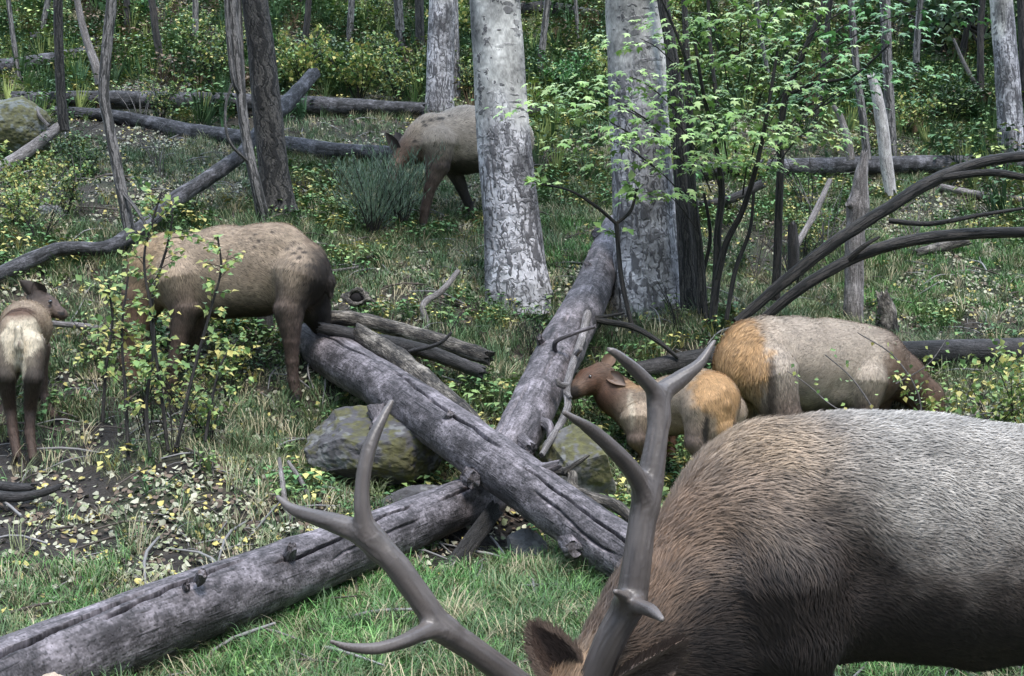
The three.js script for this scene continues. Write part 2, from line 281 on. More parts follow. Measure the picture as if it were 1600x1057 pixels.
// the crossed logs in the middle
const bc = (t0, t1, a0, a1, w = 0.012, depth = 0.035) => ({ t0, t1, a0, a1, w, depth });
log('fallen_log', 'long grey barkless log crossing over the other two, from cow to antlers',
  [[488, 532, 10.0, 33], [530, 562, 9.5, 36], [640, 630, 8.5, 39], [780, 728, 7.5, 43], [900, 815, 7.0, 43], [1010, 890, 6.6, 45], [1110, 955, 6.3, 42]], M.logGrey,
  { seg: 240, rad: 180, cracks: [bc(0.05, 0.26, 0.5, 0.35, 0.009, 0.05), bc(0.3, 0.52, 0.3, 0.55, 0.012, 0.07), bc(0.55, 0.95, 0.5, 0.75, 0.009, 0.055), bc(0.6, 0.8, 1.1, 1.25, 0.01, 0.04)],
    stubs: [[[588, 640, 8.35, 15], [590, 660, 8.25, 10], [583, 668, 8.2, 6]], [[698, 656, 7.85, 9], [704, 646, 7.8, 6]], [[812, 735, 7.35, 17], [835, 738, 7.25, 12], [872, 726, 7.25, 7]], [[735, 745, 7.45, 17], [740, 752, 7.38, 12]], [[893, 848, 6.9, 20], [896, 856, 6.78, 17], [898, 858, 6.75, 12]]] });
log('fallen_log', 'thick grey log running from the lower left corner to beneath the crossing',
  [[-120, 1130, 4.55, 80], [0, 1072, 4.9, 74], [150, 1008, 5.25, 64], [300, 950, 5.65, 57], [450, 893, 6.2, 50], [600, 836, 6.9, 42], [700, 795, 7.5, 38], [765, 770, 7.95, 35]], M.logGrey,
  { seg: 260, rad: 190, cracks: [bc(0.02, 0.36, 0.62, 0.28, 0.015, 0.085), bc(0.28, 0.5, 0.75, 0.35, 0.012, 0.065), bc(0.52, 0.76, 0.95, 0.4, 0.009, 0.055), bc(0.6, 0.75, 1.3, 1.1, 0.01, 0.03), bc(0.8, 0.95, 0.8, 0.55, 0.012, 0.04)],
    stubs: [[[452, 868, 6.05, 12], [456, 856, 6.0, 8]], [[312, 905, 5.52, 11], [316, 896, 5.48, 8]], [[288, 923, 5.52, 8], [291, 915, 5.48, 6]]] });
log('fallen_log', 'grey log sloping away uphill to the right-hand big aspen',
  [[785, 730, 7.95, 35], [805, 690, 8.15, 36], [845, 610, 8.9, 37], [880, 540, 9.7, 37], [920, 465, 10.7, 31], [945, 400, 11.7, 25], [962, 355, 12.3, 21]], M.logGrey,
  { seg: 160, rad: 72, ref: V(0, 1, 0), cracks: [bc(0.05, 0.3, 5.9, 6.1, 0.01), bc(0.3, 0.6, 0.3, 0.1, 0.008)],
    stubs: [[[940, 372, 12.0, 12], [932, 363, 11.9, 8]], [[925, 425, 11.1, 9], [918, 415, 11.0, 6]], [[848, 540, 9.4, 9], [843, 527, 9.3, 5]], [[815, 690, 8.0, 14], [830, 702, 7.85, 10]], [[840, 660, 8.3, 12], [858, 668, 8.2, 8], [862, 690, 8.1, 5]]],
    branches: [[[880, 562, 9.4, 5], [870, 555, 9.2, 4], [868, 535, 9.1, 4], [895, 522, 9.1, 3], [930, 510, 9.1, 3]]] });

// logs round about
log('rough_log', 'thin rough-barked log lying behind the crossing log, pale on top', [[495, 495, 9.8, 11], [560, 500, 9.8, 12], [620, 515, 9.7, 12], [690, 535, 9.5, 13], [765, 560, 9.3, 12]], M.rotten, { rough: 0.18, freq: 12, rad: 24, seg: 90 });
log('rough_log', 'dark rough log just below the pale-topped thin one', [[500, 512, 9.55, 9], [580, 530, 9.45, 11], [660, 548, 9.35, 11], [755, 583, 9.2, 11]], M.logDark, { rough: 0.18, freq: 12, branches: [[[640, 550, 9.3, 4], [690, 535, 9.1, 3], [705, 520, 9.1, 2]]] });
log('rotten_log', 'whitish rotten log half hidden behind the crossing log', [[560, 520, 9.5, 14], [620, 560, 9.15, 17], [670, 605, 8.8, 20], [730, 655, 8.4, 18], [760, 690, 8.15, 12]], M.rotten, { rough: 0.2, freq: 10 });
log('fallen_log', 'grey log passing behind the young elk and under the shrub at right', [[985, 582, 10.0, 14], [1060, 568, 10.1, 17], [1130, 558, 10.3, 18], [1300, 555, 10.8, 20], [1480, 552, 11.0, 21], [1680, 545, 11.3, 20]], M.logDark, { rough: 0.1 });
log('fallen_log', 'long straight log lying across the upper left hillside', [[18, 154, 17.6, 11.2], [180, 156, 17.6, 13.8], [300, 158, 17.7, 13.8], [480, 164, 18.0, 13.8], [662, 172, 18.2, 11.2]], M.logMid, { rough: 0.1, seg: 90 });
log('fallen_log', 'dark log below the long straight one, sagging towards the far cow', [[60, 172, 17.2, 7.5], [180, 182, 16.9, 10], [300, 206, 16.4, 12.5], [420, 222, 16.2, 13.8], [540, 238, 16.0, 13.8], [640, 240, 15.9, 10]], M.logMid, { rough: 0.12, seg: 90 });
log('leaning_log', 'curved grey log rising from the left edge past the dark tree', [[-40, 445, 10.4, 10], [40, 410, 10.7, 12], [90, 390, 10.9, 11], [160, 388, 11.1, 11], [205, 368, 11.5, 13], [240, 340, 11.8, 11], [265, 318, 12.1, 12], [330, 275, 12.7, 12], [378, 240, 13.3, 11], [402, 205, 13.7, 8], [445, 165, 14.6, 12], [490, 115, 15.4, 10]], M.logMid, { seg: 120, rough: 0.14, freq: 7, free: 1 });
log('fallen_log', 'short dark log at the top left edge', [[-30, 108, 20.5, 11.2], [60, 98, 20.6, 12.5], [165, 84, 20.8, 12.5], [215, 98, 20.8, 8.75]], M.logMid, { rough: 0.12 });
log('fallen_log', 'thin dark log above the others at the top left', [[50, 60, 22.2, 10], [110, 62, 22.2, 10], [165, 72, 22.2, 8.75]], M.logMid);
log('fallen_log', 'pale leaning log beside the mossy rock at the left edge', [[-30, 282, 13.6, 11], [30, 245, 14.0, 10], [90, 200, 14.6, 8]], M.logPale, { branches: [[[75, 197, 14.4, 3], [62, 182, 14.4, 3], [58, 170, 14.5, 2]]] });
log('fallen_log', 'log end showing to the right of the nearer left aspen', [[760, 176, 18.4, 10], [830, 176, 18.4, 10], [866, 172, 18.4, 9]], M.logDark);
log('fallen_log', 'long dark log lying across the slope at the right', [[1035, 268, 16.6, 11.2], [1150, 264, 16.8, 12.5], [1300, 260, 17.0, 13.8], [1450, 258, 17.2, 15], [1680, 256, 17.4, 15]], M.logMid, { seg: 80, rough: 0.12 });
log('fallen_log', 'pale thin log on the grass near the right edge', [[1468, 292, 16.2, 5], [1540, 306, 16.0, 6], [1640, 318, 15.8, 7]], M.logPale);
log('fallen_log', 'short dark log in the dead branches right of the big aspen', [[1085, 322, 14.3, 6], [1140, 312, 14.3, 7], [1190, 288, 14.4, 7]], M.logDark);
log('fallen_log', 'dark decaying log in the grass right of the grey snag', [[1430, 396, 14.0, 6], [1475, 385, 14.0, 8], [1515, 378, 14.0, 5]], M.rotten, { rough: 0.2, freq: 9 });
log('fallen_log', 'big dark log at the very top behind the left aspen', [[800, 15, 24.3, 10], [860, 14, 24.4, 11], [930, 24, 24.5, 9], [1000, 30, 24.6, 7]], M.logDark);
log('fallen_log', 'upper dark log of the pair on the path edge at left', [[-20, 756, 7.5, 8], [20, 762, 7.5, 8], [50, 763, 7.5, 7]], M.logDark);
log('fallen_log', 'lower dark log of the pair on the path edge at left', [[-20, 774, 7.4, 9], [30, 777, 7.4, 8], [80, 766, 7.45, 6], [96, 758, 7.5, 3]], M.logDark);
log('plank_of_wood', 'flat slab of split wood leaning under the crossed logs', [[688, 918, 6.95, 20], [725, 862, 7.15, 16], [775, 795, 7.5, 15]], M.logDark, { category: 'wood slab', flat: 0.25, ref: V(0.7, 0.3, 0.6), rad: 16, rough: 0.06, partName: 'slab' });

// loose dead branches and sticks
const stickAt = (label, js, mat, o = {}) => log('dead_branch', label, js, mat, { category: 'branch', partName: 'limb', rad: 10, seg: js.length * 10, rough: 0.14, freq: 9, ragged: 0.01, ...o });
stickAt('pale dead branch draped over the log that slopes uphill', [[918, 490, 9.9, 7], [912, 520, 9.6, 6.5], [898, 560, 9.1, 6], [886, 605, 8.6, 6], [886, 640, 8.35, 6], [862, 685, 8.0, 6], [846, 712, 7.85, 5]], M.logPale, { branches: [[[888, 603, 8.6, 5], [873, 600, 8.5, 5], [870, 592, 8.5, 3]], [[900, 555, 9.1, 4], [908, 545, 9.0, 3]], [[884, 615, 8.5, 4], [892, 622, 8.4, 3]]] });
stickAt('dark dead stick lying across the uphill log', [[884, 488, 10.2, 5], [930, 500, 10.1, 5], [990, 512, 10.1, 5], [1030, 535, 10.0, 4], [1060, 560, 10.0, 3]], M.barkDark, { branches: [[[885, 500, 10.15, 3], [935, 496, 10.1, 3], [975, 490, 10.2, 2]]] });
stickAt('pale forked stick standing in the grass before the left aspen', [[640, 540, 9.9, 3], [668, 510, 10.3, 4], [661, 478, 10.4, 5], [690, 455, 10.6, 5], [716, 424, 10.9, 4]], M.logPale, { branches: [[[664, 500, 10.3, 4], [672, 515, 10.25, 3]]] });
stickAt('gnarled root-like branch curling beside the mossy boulder', [[862, 735, 7.6, 7], [893, 742, 7.5, 8], [897, 765, 7.45, 9], [930, 780, 7.4, 10], [965, 792, 7.3, 10], [992, 822, 7.2, 8], [1000, 850, 7.1, 5]], M.rotten, { rough: 0.25, freq: 14, branches: [[[880, 738, 7.5, 5], [905, 722, 7.5, 4], [920, 712, 7.5, 2]]] });
stickAt('pale crooked branch standing in the leaf litter left of the boulder', [[462, 832, 7.3, 4], [446, 790, 7.45, 5], [440, 745, 7.6, 4], [436, 716, 7.7, 3]], M.logPale);
stickAt('pale straight stick slanting in the leaves left of the boulder', [[488, 788, 7.55, 4], [470, 752, 7.65, 4], [450, 722, 7.75, 3]], M.logPale);
stickAt('stick half buried in the bright grass before the thick log', [[552, 972, 6.05, 6], [600, 968, 6.1, 7], [658, 966, 6.1, 5]], M.rotten);
stickAt('pale stick on the ground beside the left calf', [[70, 505, 9.9, 4], [120, 509, 9.9, 5], [190, 518, 9.8, 4]], M.logPale);
stickAt('dark arching limb reaching from the maple clump to the right edge, upper one', [[1150, 505, 10.5, 7.65], [1230, 437, 10.6, 10.2], [1310, 375, 10.7, 10.2], [1380, 330, 10.8, 10.2], [1450, 287, 10.9, 10.2], [1530, 255, 11.0, 8.5], [1640, 240, 11.1, 7.65]], M.barkDark, { branches: [[[1470, 278, 10.9, 6], [1550, 270, 10.9, 6], [1640, 285, 10.9, 5]]] });
stickAt('dark arching limb reaching from the maple clump to the right edge, lower one', [[1185, 505, 10.4, 7.65], [1260, 445, 10.3, 9.35], [1350, 397, 10.3, 9.35], [1430, 375, 10.3, 9.35], [1510, 366, 10.4, 9.35], [1640, 362, 10.4, 7.65]], M.barkDark, { branches: [[[1320, 412, 10.3, 6], [1350, 385, 10.2, 4], [1375, 370, 10.2, 2]], [[1390, 345, 10.6, 4], [1450, 350, 10.4, 4], [1540, 335, 10.3, 3], [1640, 320, 10.3, 2]]] });
stickAt('thin pale branch leaning in the dead twigs right of the big aspen', [[1235, 400, 12.0, 5], [1270, 340, 12.4, 5], [1297, 282, 12.8, 4]], M.logPale);
stickAt('small dark stick in the grass near the hollow stump', [[530, 422, 11.6, 2], [560, 408, 11.7, 3], [585, 400, 11.8, 2]], M.logDark);
stickAt('bare dead branch at the upper left behind the sapling', [[300, 140, 19.2, 3], [278, 110, 19.8, 4], [262, 92, 20.2, 3]], M.logPale);
stickAt('pale branch lying on the slope left of the wispy bush', [[560, 418, 11.5, 2], [500, 428, 11.3, 3], [470, 440, 11.0, 2]], M.logPale);

// ---------------------------------------------------------------- leaves
class Leaves {
  constructor() { this.p = []; this.c = []; this.i = []; }
  oval(p, d, n, L, W, c) { // folded along the midrib
    const k = this.p.length / 3, s = d.clone().cross(n).normalize(), f = n.clone().multiplyScalar(W * 0.18);
    const m = p.clone().addScaledVector(d, L * 0.45), a = m.clone().addScaledVector(s, W / 2).add(f), b = m.clone().addScaledVector(s, -W / 2).add(f), t = p.clone().addScaledVector(d, L).addScaledVector(n, -L * 0.1);
    for (const q of [p, a, t, b]) { this.p.push(q.x, q.y, q.z); this.c.push(...c); }
    this.i.push(k, k + 1, k + 2, k, k + 2, k + 3);
  }
  maple(p, d, n, L, W, c) { // five points
    const k = this.p.length / 3, s = d.clone().cross(n).normalize(), q = (u, v, h) => { const w = p.clone().addScaledVector(d, L * u).addScaledVector(s, W * v).addScaledVector(n, h * L); this.p.push(w.x, w.y, w.z); this.c.push(...c); };
    q(0, 0, 0); q(0.12, 0.42, -0.06); q(0.3, 0.2, 0.03); q(0.62, 0.5, -0.05); q(0.6, 0.17, 0.03); q(1, 0, -0.12); q(0.6, -0.17, 0.03); q(0.62, -0.5, -0.05); q(0.3, -0.2, 0.03); q(0.12, -0.42, -0.06);
    this.i.push(k, k + 1, k + 2, k, k + 2, k + 8, k, k + 8, k + 9, k + 2, k + 3, k + 4, k + 8, k + 6, k + 7, k + 2, k + 4, k + 6, k + 2, k + 6, k + 8, k + 4, k + 5, k + 6);
  }
  geo() { const g = new THREE.BufferGeometry(); if (!this.p.length) return null; g.setAttribute('position', new THREE.Float32BufferAttribute(this.p, 3)); g.setAttribute('color', new THREE.Float32BufferAttribute(this.c, 3)); g.setIndex(this.i); g.computeVertexNormals(); return g; }
}
const PAL = { // linear base colours
  yellow: [[0.24, 0.34, 0.09], [0.36, 0.40, 0.11], [0.52, 0.46, 0.14], [0.17, 0.29, 0.08], [0.12, 0.22, 0.065]],
  green: [[0.08, 0.23, 0.065], [0.11, 0.29, 0.08], [0.055, 0.17, 0.05], [0.15, 0.33, 0.10]],
  fresh: [[0.18, 0.33, 0.07], [0.25, 0.40, 0.10], [0.13, 0.25, 0.055], [0.34, 0.46, 0.17]],
  dark: [[0.03, 0.08, 0.027], [0.045, 0.11, 0.035], [0.075, 0.13, 0.04], [0.14, 0.20, 0.06]],
  sage: [[0.10, 0.165, 0.105], [0.08, 0.14, 0.085], [0.13, 0.195, 0.125]],
};
const pick = (R, a) => a[Math.floor(R() * a.length)], jit = (R, c, k = 0.25) => { const f = 1 + (R() - 0.5) * 2 * k; return [c[0] * f, c[1] * f, c[2] * f]; };
const rdir = R => { const z = R() * 2 - 1, a = R() * 6.2832, r = Math.sqrt(1 - z * z); return V(r * Math.cos(a), z, r * Math.sin(a)); };

// a shrub at the local origin: stems that fan out, twigs, leaves along the twigs
function shrubGeo(seed, o) {
  const { h = 1, w = 0.6, stems = 6, twigs = 6, leaves = 9, L = 0.05, pal = PAL.yellow, r = 0.008, kind = 'oval', from = 0.25, droop = 0.25 } = o, R = rng(seed), lv = new Leaves(), wood = [];
  for (let i = 0; i < stems; i++) {
    const a = R() * 6.2832, q = Math.sqrt(R()) * w, hh = h * (0.6 + 0.4 * R()), top = V(Math.cos(a) * q, hh, Math.sin(a) * q), mid = V(top.x * 0.35 + (R() - 0.5) * 0.12 * h, hh * 0.5, top.z * 0.35 + (R() - 0.5) * 0.12 * h), foot = V((R() - 0.5) * 0.06, -0.06, (R() - 0.5) * 0.06);
    const c = new THREE.CatmullRomCurve3([foot, mid, top]);
    wood.push(tube([foot, mid, top], [r, r * 0.7, r * 0.25], { seg: 6, rad: 5, rough: 0 }));
    for (let k = 0; k < twigs; k++) {
      const t = from + (1 - from) * (k + R()) / twigs, p = c.getPoint(Math.min(1, t)), d = rdir(R); d.y = Math.abs(d.y) * 0.5 + 0.05; d.normalize(); const len = h * (0.16 + 0.22 * R()) * (1.15 - 0.5 * t), e = p.clone().addScaledVector(d, len);
      wood.push(tube([p, e], [r * 0.35, r * 0.15], { seg: 2, rad: 4, rough: 0 }));
      for (let l = 0; l < leaves; l++) {
        const f = 0.15 + 0.85 * (l + R()) / leaves, b = p.clone().lerp(e, f).add(rdir(R).multiplyScalar(L * 0.5)), ld = d.clone().multiplyScalar(0.6).add(rdir(R).multiplyScalar(0.9)); ld.y -= droop; ld.normalize();
        const n = V((R() - 0.5) * 0.9, 1, (R() - 0.5) * 0.9 + 0.25); n.addScaledVector(ld, -n.dot(ld)).normalize();
        const s = L * (0.65 + 0.7 * R()); lv[kind](b, ld, n, s, s * (kind === 'oval' ? 0.75 : 0.95), jit(R, pick(R, pal)));
      }
    }
  }
  return { wood: mergeGeometries(wood), leaf: lv.geo() };
}
function shrub(name, label, category, group, pos, g, scale = 1, turn = 0, mat = M.barkDark) {
  const o = thing(name, label, category, pos, group); o.rotation.y = turn; o.scale.setScalar(scale);
  partL(o, 'stems', g.wood, mat); partL(o, 'foliage', g.leaf, leafMat); return o;
}

// ---------------------------------------------------------------- trees
function crown(seed, top, spreadR, height, n, L, pal) { // clumped leaves round short limbs, in world coordinates
  const R = rng(seed), lv = new Leaves(), wood = [];
  for (let i = 0; i < n; i++) {
    const y = -R() * height, rr = spreadR * (0.35 + 0.65 * Math.sin(Math.PI * clamp((-y / height) * 0.8 + 0.15))), a = R() * 6.2832, q = (0.3 + 0.7 * R()) * rr, c = top.clone().add(V(Math.cos(a) * q, y, Math.sin(a) * q));
    wood.push(tube([top.clone().add(V(0, y - q * 0.5, 0)), c], [0.03, 0.01], { seg: 3, rad: 5, rough: 0.1 }));
    for (let k = 0; k < 34; k++) { const p = c.clone().add(rdir(R).multiplyScalar(0.55 * Math.cbrt(R()))), d = rdir(R), nn = rdir(R); nn.addScaledVector(d, -nn.dot(d)).normalize(); lv.oval(p, d, nn, L, L * 0.9, jit(R, pick(R, pal))); }
  }
  return { limb: mergeGeometries(wood), leaf: lv.geo() };
}
function tree(name, label, js, mat, o = {}) {
  const g = thing(name, label, o.category ?? 'tree', J(js[0]), o.group);
  part(g, 'trunk', jt(js, { seg: 120, rad: 40, rough: 0.04, freq: 3, ref: V(0, 0, 1), seed: js[0][0], ...o }), mat);
  for (const b of o.branches ?? []) part(g, 'branch', jt(b, { seg: b.length * 6, rad: 7, rough: 0.1, freq: 8, seed: b[0][0], ref: V(0.2, 0.1, 1) }), o.branchMat ?? mat);
  if (o.crown) { const e = J(js[js.length - 1]), c = crown(js[0][0] + 5, e.clone().add(V(0, 1.2, 0)), o.crown[0], o.crown[1], o.crown[2], 0.16, o.pal ?? PAL.yellow); const k = part(g, 'crown', c.leaf, leafMat); part(g, 'limbs', c.limb, mat); }
  return g;
}
const upTo = (a, b, px, h, r) => [px, a[1] - h * F / a[2], a[2], r];
tree('aspen_tree', 'big pale aspen trunk in front of the far cow, scarred black higher up',
  [[813, 492, 11.5, 60], [811, 460, 11.5, 53], [806, 420, 11.5, 48], [799, 340, 11.5, 44], [788, 230, 11.5, 42], [780, 110, 11.5, 40], [773, 0, 11.5, 39], [764, -150, 11.5, 38], [745, -600, 11.5, 33], [725, -1200, 11.5, 22]], aspenMat(aspA, 0), { seg: 200, rad: 72, lobes: 0.1, crown: [2.2, 4, 60] });
tree('aspen_tree', 'big pale aspen trunk behind the maple leaves, deeply furrowed foot',
  [[1014, 500, 11.3, 64], [1013, 460, 11.3, 56], [1011, 410, 11.3, 53], [1007, 330, 11.3, 49], [1001, 230, 11.3, 46], [995, 110, 11.3, 45], [990, 0, 11.3, 44], [986, -150, 11.3, 42], [980, -600, 11.3, 36], [975, -1200, 11.3, 24]], aspenMat(aspB, 0.3), { seg: 200, rad: 72, lobes: 0.12, crown: [2.4, 4, 60] });
tree('aspen_tree', 'greenish pale aspen trunk standing right behind the far cow', [[687, 190, 18.5, 25], [687, 150, 18.5, 22], [689, 60, 18.5, 21], [691, 0, 18.5, 20.5], [694, -200, 18.5, 18], [698, -700, 18.5, 10]], aspenMat(aspB, 0.7), { lobes: 0.08, crown: [2, 4, 40] });
tree('aspen_tree', 'slim aspen trunk tight against the one behind the far cow', [[712, 170, 18.9, 8], [711, 80, 18.9, 7], [709, 0, 18.9, 6.5], [706, -300, 18.9, 5]], aspenMat(aspA, 0.6), { category: 'tree' });
tree('aspen_tree', 'white aspen trunk at the right edge', [[1584, 262, 17.5, 21], [1580, 200, 17.5, 19.5], [1573, 100, 17.5, 18], [1565, 0, 17.5, 17], [1556, -200, 17.5, 15], [1545, -700, 17.5, 9]], aspenMat(aspB, 0.1), { lobes: 0.06, crown: [2, 4, 40] });
tree('dark_tree', 'dark furrow-barked tree leaning behind the big left cow', [[438, 352, 13, 34], [434, 320, 13, 26], [428, 270, 13, 23], [419, 190, 13, 23], [408, 80, 13, 21], [398, 0, 13, 20], [380, -200, 13, 18], [350, -700, 13, 10]], M.bark, { lobes: 0.12, crown: [2.2, 4, 50], pal: PAL.green });
tree('thin_tree', 'thin leaning stem just left of the dark tree', [[412, 342, 12.7, 10], [400, 290, 12.6, 8.5], [385, 220, 12.6, 8], [373, 120, 12.6, 8], [362, 0, 12.6, 8], [355, -200, 12.6, 6]], M.barkGrey, { rad: 14, branches: [[[376, 150, 12.6, 4], [366, 130, 12.5, 4], [357, 60, 12.5, 4], [352, -20, 12.5, 3]], [[395, 260, 12.6, 3], [358, 220, 12.4, 2.5], [352, 170, 12.4, 2], [362, 130, 12.4, 2]], [[383, 205, 12.6, 3], [378, 120, 12.8, 5], [372, 0, 12.9, 5]]] });
tree('thin_tree', 'thin sapling trunk before the curved grey log at left', [[208, 400, 11.5, 10], [200, 350, 11.5, 9], [186, 280, 11.5, 8.5], [171, 200, 11.5, 8], [162, 150, 11.5, 8], [168, 60, 11.5, 8], [174, 0, 11.5, 8], [180, -200, 11.5, 6]], M.barkGrey, { rad: 14, branches: [[[190, 300, 11.5, 3], [215, 330, 11.3, 3], [232, 360, 11.2, 2]]] });
tree('thin_tree', 'thin dark trunk over the pale log at the far left', [[100, 205, 14.6, 8.5], [95, 150, 14.6, 7.5], [91, 60, 14.6, 7], [90, 0, 14.6, 7], [90, -200, 14.6, 5]], M.bark, { rad: 14 });
tree('dead_tree', 'whitish dead stem leaning beyond the logs at the top left', [[156, 132, 17.8, 7], [148, 100, 17.8, 7], [134, 60, 17.8, 6], [122, 10, 17.8, 5], [112, -60, 17.8, 4]], M.logPale, { rad: 12 });
tree('thin_tree', 'small trunk left of the pale aspen at the top', [[630, 105, 21.4, 8], [626, 60, 21.4, 7], [622, 0, 21.4, 7], [618, -150, 21.4, 5]], M.barkGrey, { rad: 12 });
tree('thin_tree', 'dark small trunk close beside the pale aspen at the top', [[657, 110, 21.2, 8], [656, 60, 21.2, 7], [655, 0, 21.2, 7], [655, -150, 21.2, 5]], M.bark, { rad: 12 });
tree('dark_tree', 'dark stem hugging the right side of the furrowed aspen', [[1080, 485, 10.95, 15], [1074, 420, 10.95, 13], [1066, 300, 10.95, 12], [1060, 180, 10.95, 11], [1046, 60, 10.95, 9], [1036, 0, 10.95, 9], [1020, -200, 10.95, 7]], M.bark, { rad: 20, lobes: 0.1 });
tree('dark_tree', 'second dark stem a little right of the furrowed aspen', [[1098, 490, 10.7, 9], [1092, 400, 10.7, 8], [1082, 300, 10.7, 7], [1078, 200, 10.7, 6], [1072, 60, 10.7, 5], [1066, -60, 10.7, 4]], M.bark, { rad: 14 });
tree('snag', 'knobbly grey broken snag rising behind the right cow', [[1335, 520, 12.2, 16], [1334, 470, 12.2, 15], [1336, 400, 12.2, 14.5], [1337, 355, 12.2, 15], [1340, 325, 12.2, 18], [1344, 300, 12.2, 14], [1346, 275, 12.2, 10], [1352, 238, 12.2, 6]], M.logPale, { rad: 24, rough: 0.16, freq: 7, category: 'dead tree', ragged: 0.05, branches: [[[1340, 330, 12.2, 6], [1325, 318, 12.1, 5]]] });
tree('snag', 'snag with bright bare wood broken off below the maple leaves', [[1392, 300, 14.8, 9], [1386, 260, 14.8, 10], [1379, 200, 14.8, 9.5], [1371, 150, 14.8, 8.5], [1362, 118, 14.8, 6]], M.logWhite, { rad: 18, rough: 0.1, freq: 6, category: 'dead tree', ragged: 0.06 });
tree('thin_tree', 'grey thin trunk just behind the bright broken snag', [[1396, 270, 17, 9], [1392, 200, 17, 8], [1387, 100, 17, 8], [1383, 0, 17, 8], [1380, -150, 17, 6]], M.barkGrey, { rad: 12 });
tree('thin_tree', 'slender grey stem left of the bright broken snag', [[1356, 250, 15.8, 7], [1348, 180, 15.8, 6], [1340, 120, 15.8, 6], [1330, 0, 15.8, 5], [1325, -120, 15.8, 4]], M.barkGrey, { rad: 12 });
tree('dead_tree', 'short leaning dead stem between the maple and the snags', [[1330, 250, 15.9, 7], [1325, 220, 15.9, 6], [1312, 180, 15.9, 5], [1302, 165, 15.9, 3]], M.logPale, { rad: 12 });
tree('dark_tree', 'dark straight trunk at the top right', [[1476, 85, 23.6, 6], [1475, 40, 23.6, 5.5], [1474, -100, 23.6, 5]], M.barkDark, { rad: 12, crown: [1.8, 3, 40], pal: PAL.dark });
tree('dark_tree', 'dark leaning trunk left of the white edge aspen', [[1500, 140, 22.4, 5], [1505, 80, 22.4, 5], [1520, 0, 22.4, 5], [1530, -120, 22.4, 4]], M.barkDark, { rad: 12, crown: [1.8, 3, 40], pal: PAL.dark });
tree('dark_tree', 'dark trunk at the right edge beside the white aspen', [[1606, 180, 19.5, 9], [1602, 80, 19.5, 9], [1598, 0, 19.5, 8], [1590, -200, 19.5, 6]], M.barkDark, { rad: 12 });
tree('dead_tree', 'short dark broken stub standing behind the maple stems', [[1240, 430, 11.8, 9], [1240, 385, 11.8, 9], [1238, 350, 11.8, 7]], M.logDark, { rad: 14, ragged: 0.06, category: 'stump' });
tree('dead_tree', 'bare crooked stem at the top right in the dark thicket', [[1552, 170, 20.5, 4], [1530, 140, 20.5, 3.5], [1505, 95, 20.5, 3], [1490, 60, 20.5, 2]], M.logPale, { rad: 8 });

{ // unseen trees added behind and beside the camera to block the low sky
  const R = rng(505);
  [[-7, 3.5], [-3.4, 7], [1.2, 6.2], [4.6, 7.6], [7.2, 3], [9, -2.5], [-9.2, -1.5], [-11, -8], [11.5, -8], [-6, 11], [3, 11.5], [8.5, 9]].forEach(([x, z], i) => {
    const p = V(x, G(x, z) - 0.1, z), g = thing('added_shade_tree', 'unseen broad leafy tree added behind and beside the camera to block low sky', 'tree', p, 'unseen trees added around the camera'), top = p.clone().add(V((R() - 0.5) * 1.5, 8.5 + 3 * R(), (R() - 0.5) * 1.5));
    part(g, 'trunk', tube([p, p.clone().lerp(top, 0.5).add(V(0.15, 0, 0.1)), top], [0.24, 0.17, 0.06], { seg: 30, rad: 18, rough: 0.08, ref: V(0, 0, 1), seed: i }), M.bark);
    const c = crown(600 + i, top.clone().add(V(0, 1, 0)), 3.0, 7.5, 90, 0.24, PAL.green); part(g, 'crown', c.leaf, leafMat); part(g, 'limbs', c.limb, M.bark);
  });
}
{ // slim stems of the far thicket
  const R = rng(811);
  [[255, 19.6], [305, 21], [470, 20.5], [545, 22], [840, 20.5], [905, 22.5], [1125, 19], [1210, 20.5], [1275, 18.6], [1430, 21], [1535, 19.8], [30, 19], [60, 22], [200, 22.5]].forEach(([px, d], i) => {
    const q = P(px, 100, d), y0 = G(q.x, q.z), l = (R() - 0.5) * 1.6, r = 0.03 + 0.035 * R(), p = V(q.x, y0 - 0.1, q.z), g = thing('slim_tree', 'slim bare tree standing in the far hillside thicket', 'tree', p, 'slim trees in the far thicket');
    part(g, 'trunk', tube([p, V(q.x + l * 0.3 + (R() - 0.5) * 0.3, y0 + 1.5, q.z), V(q.x + l * 0.6, y0 + 3.2, q.z + 0.2), V(q.x + l + (R() - 0.5) * 0.4, y0 + 5.5, q.z)], [r, r * 0.85, r * 0.6, r * 0.3], { seg: 24, rad: 9, rough: 0.12, freq: 5, ref: V(0, 0, 1), seed: i }), R() < 0.5 ? M.barkDark : M.barkGrey);
    for (let k = 0; k < 3; k++) { const h = 1 + 2.5 * R(), a = V(q.x + l * 0.15 * h, y0 + h, q.z), b = a.clone().add(V((R() - 0.5) * 1.6, 0.3 + 0.5 * R(), (R() - 0.5) * 0.8)); part(g, 'branch', tube([a, a.clone().lerp(b, 0.5).add(V(0, 0.1, 0)), b], [r * 0.35, r * 0.25, r * 0.1], { seg: 6, rad: 5, rough: 0.1 }), M.barkDark); }
  });
}
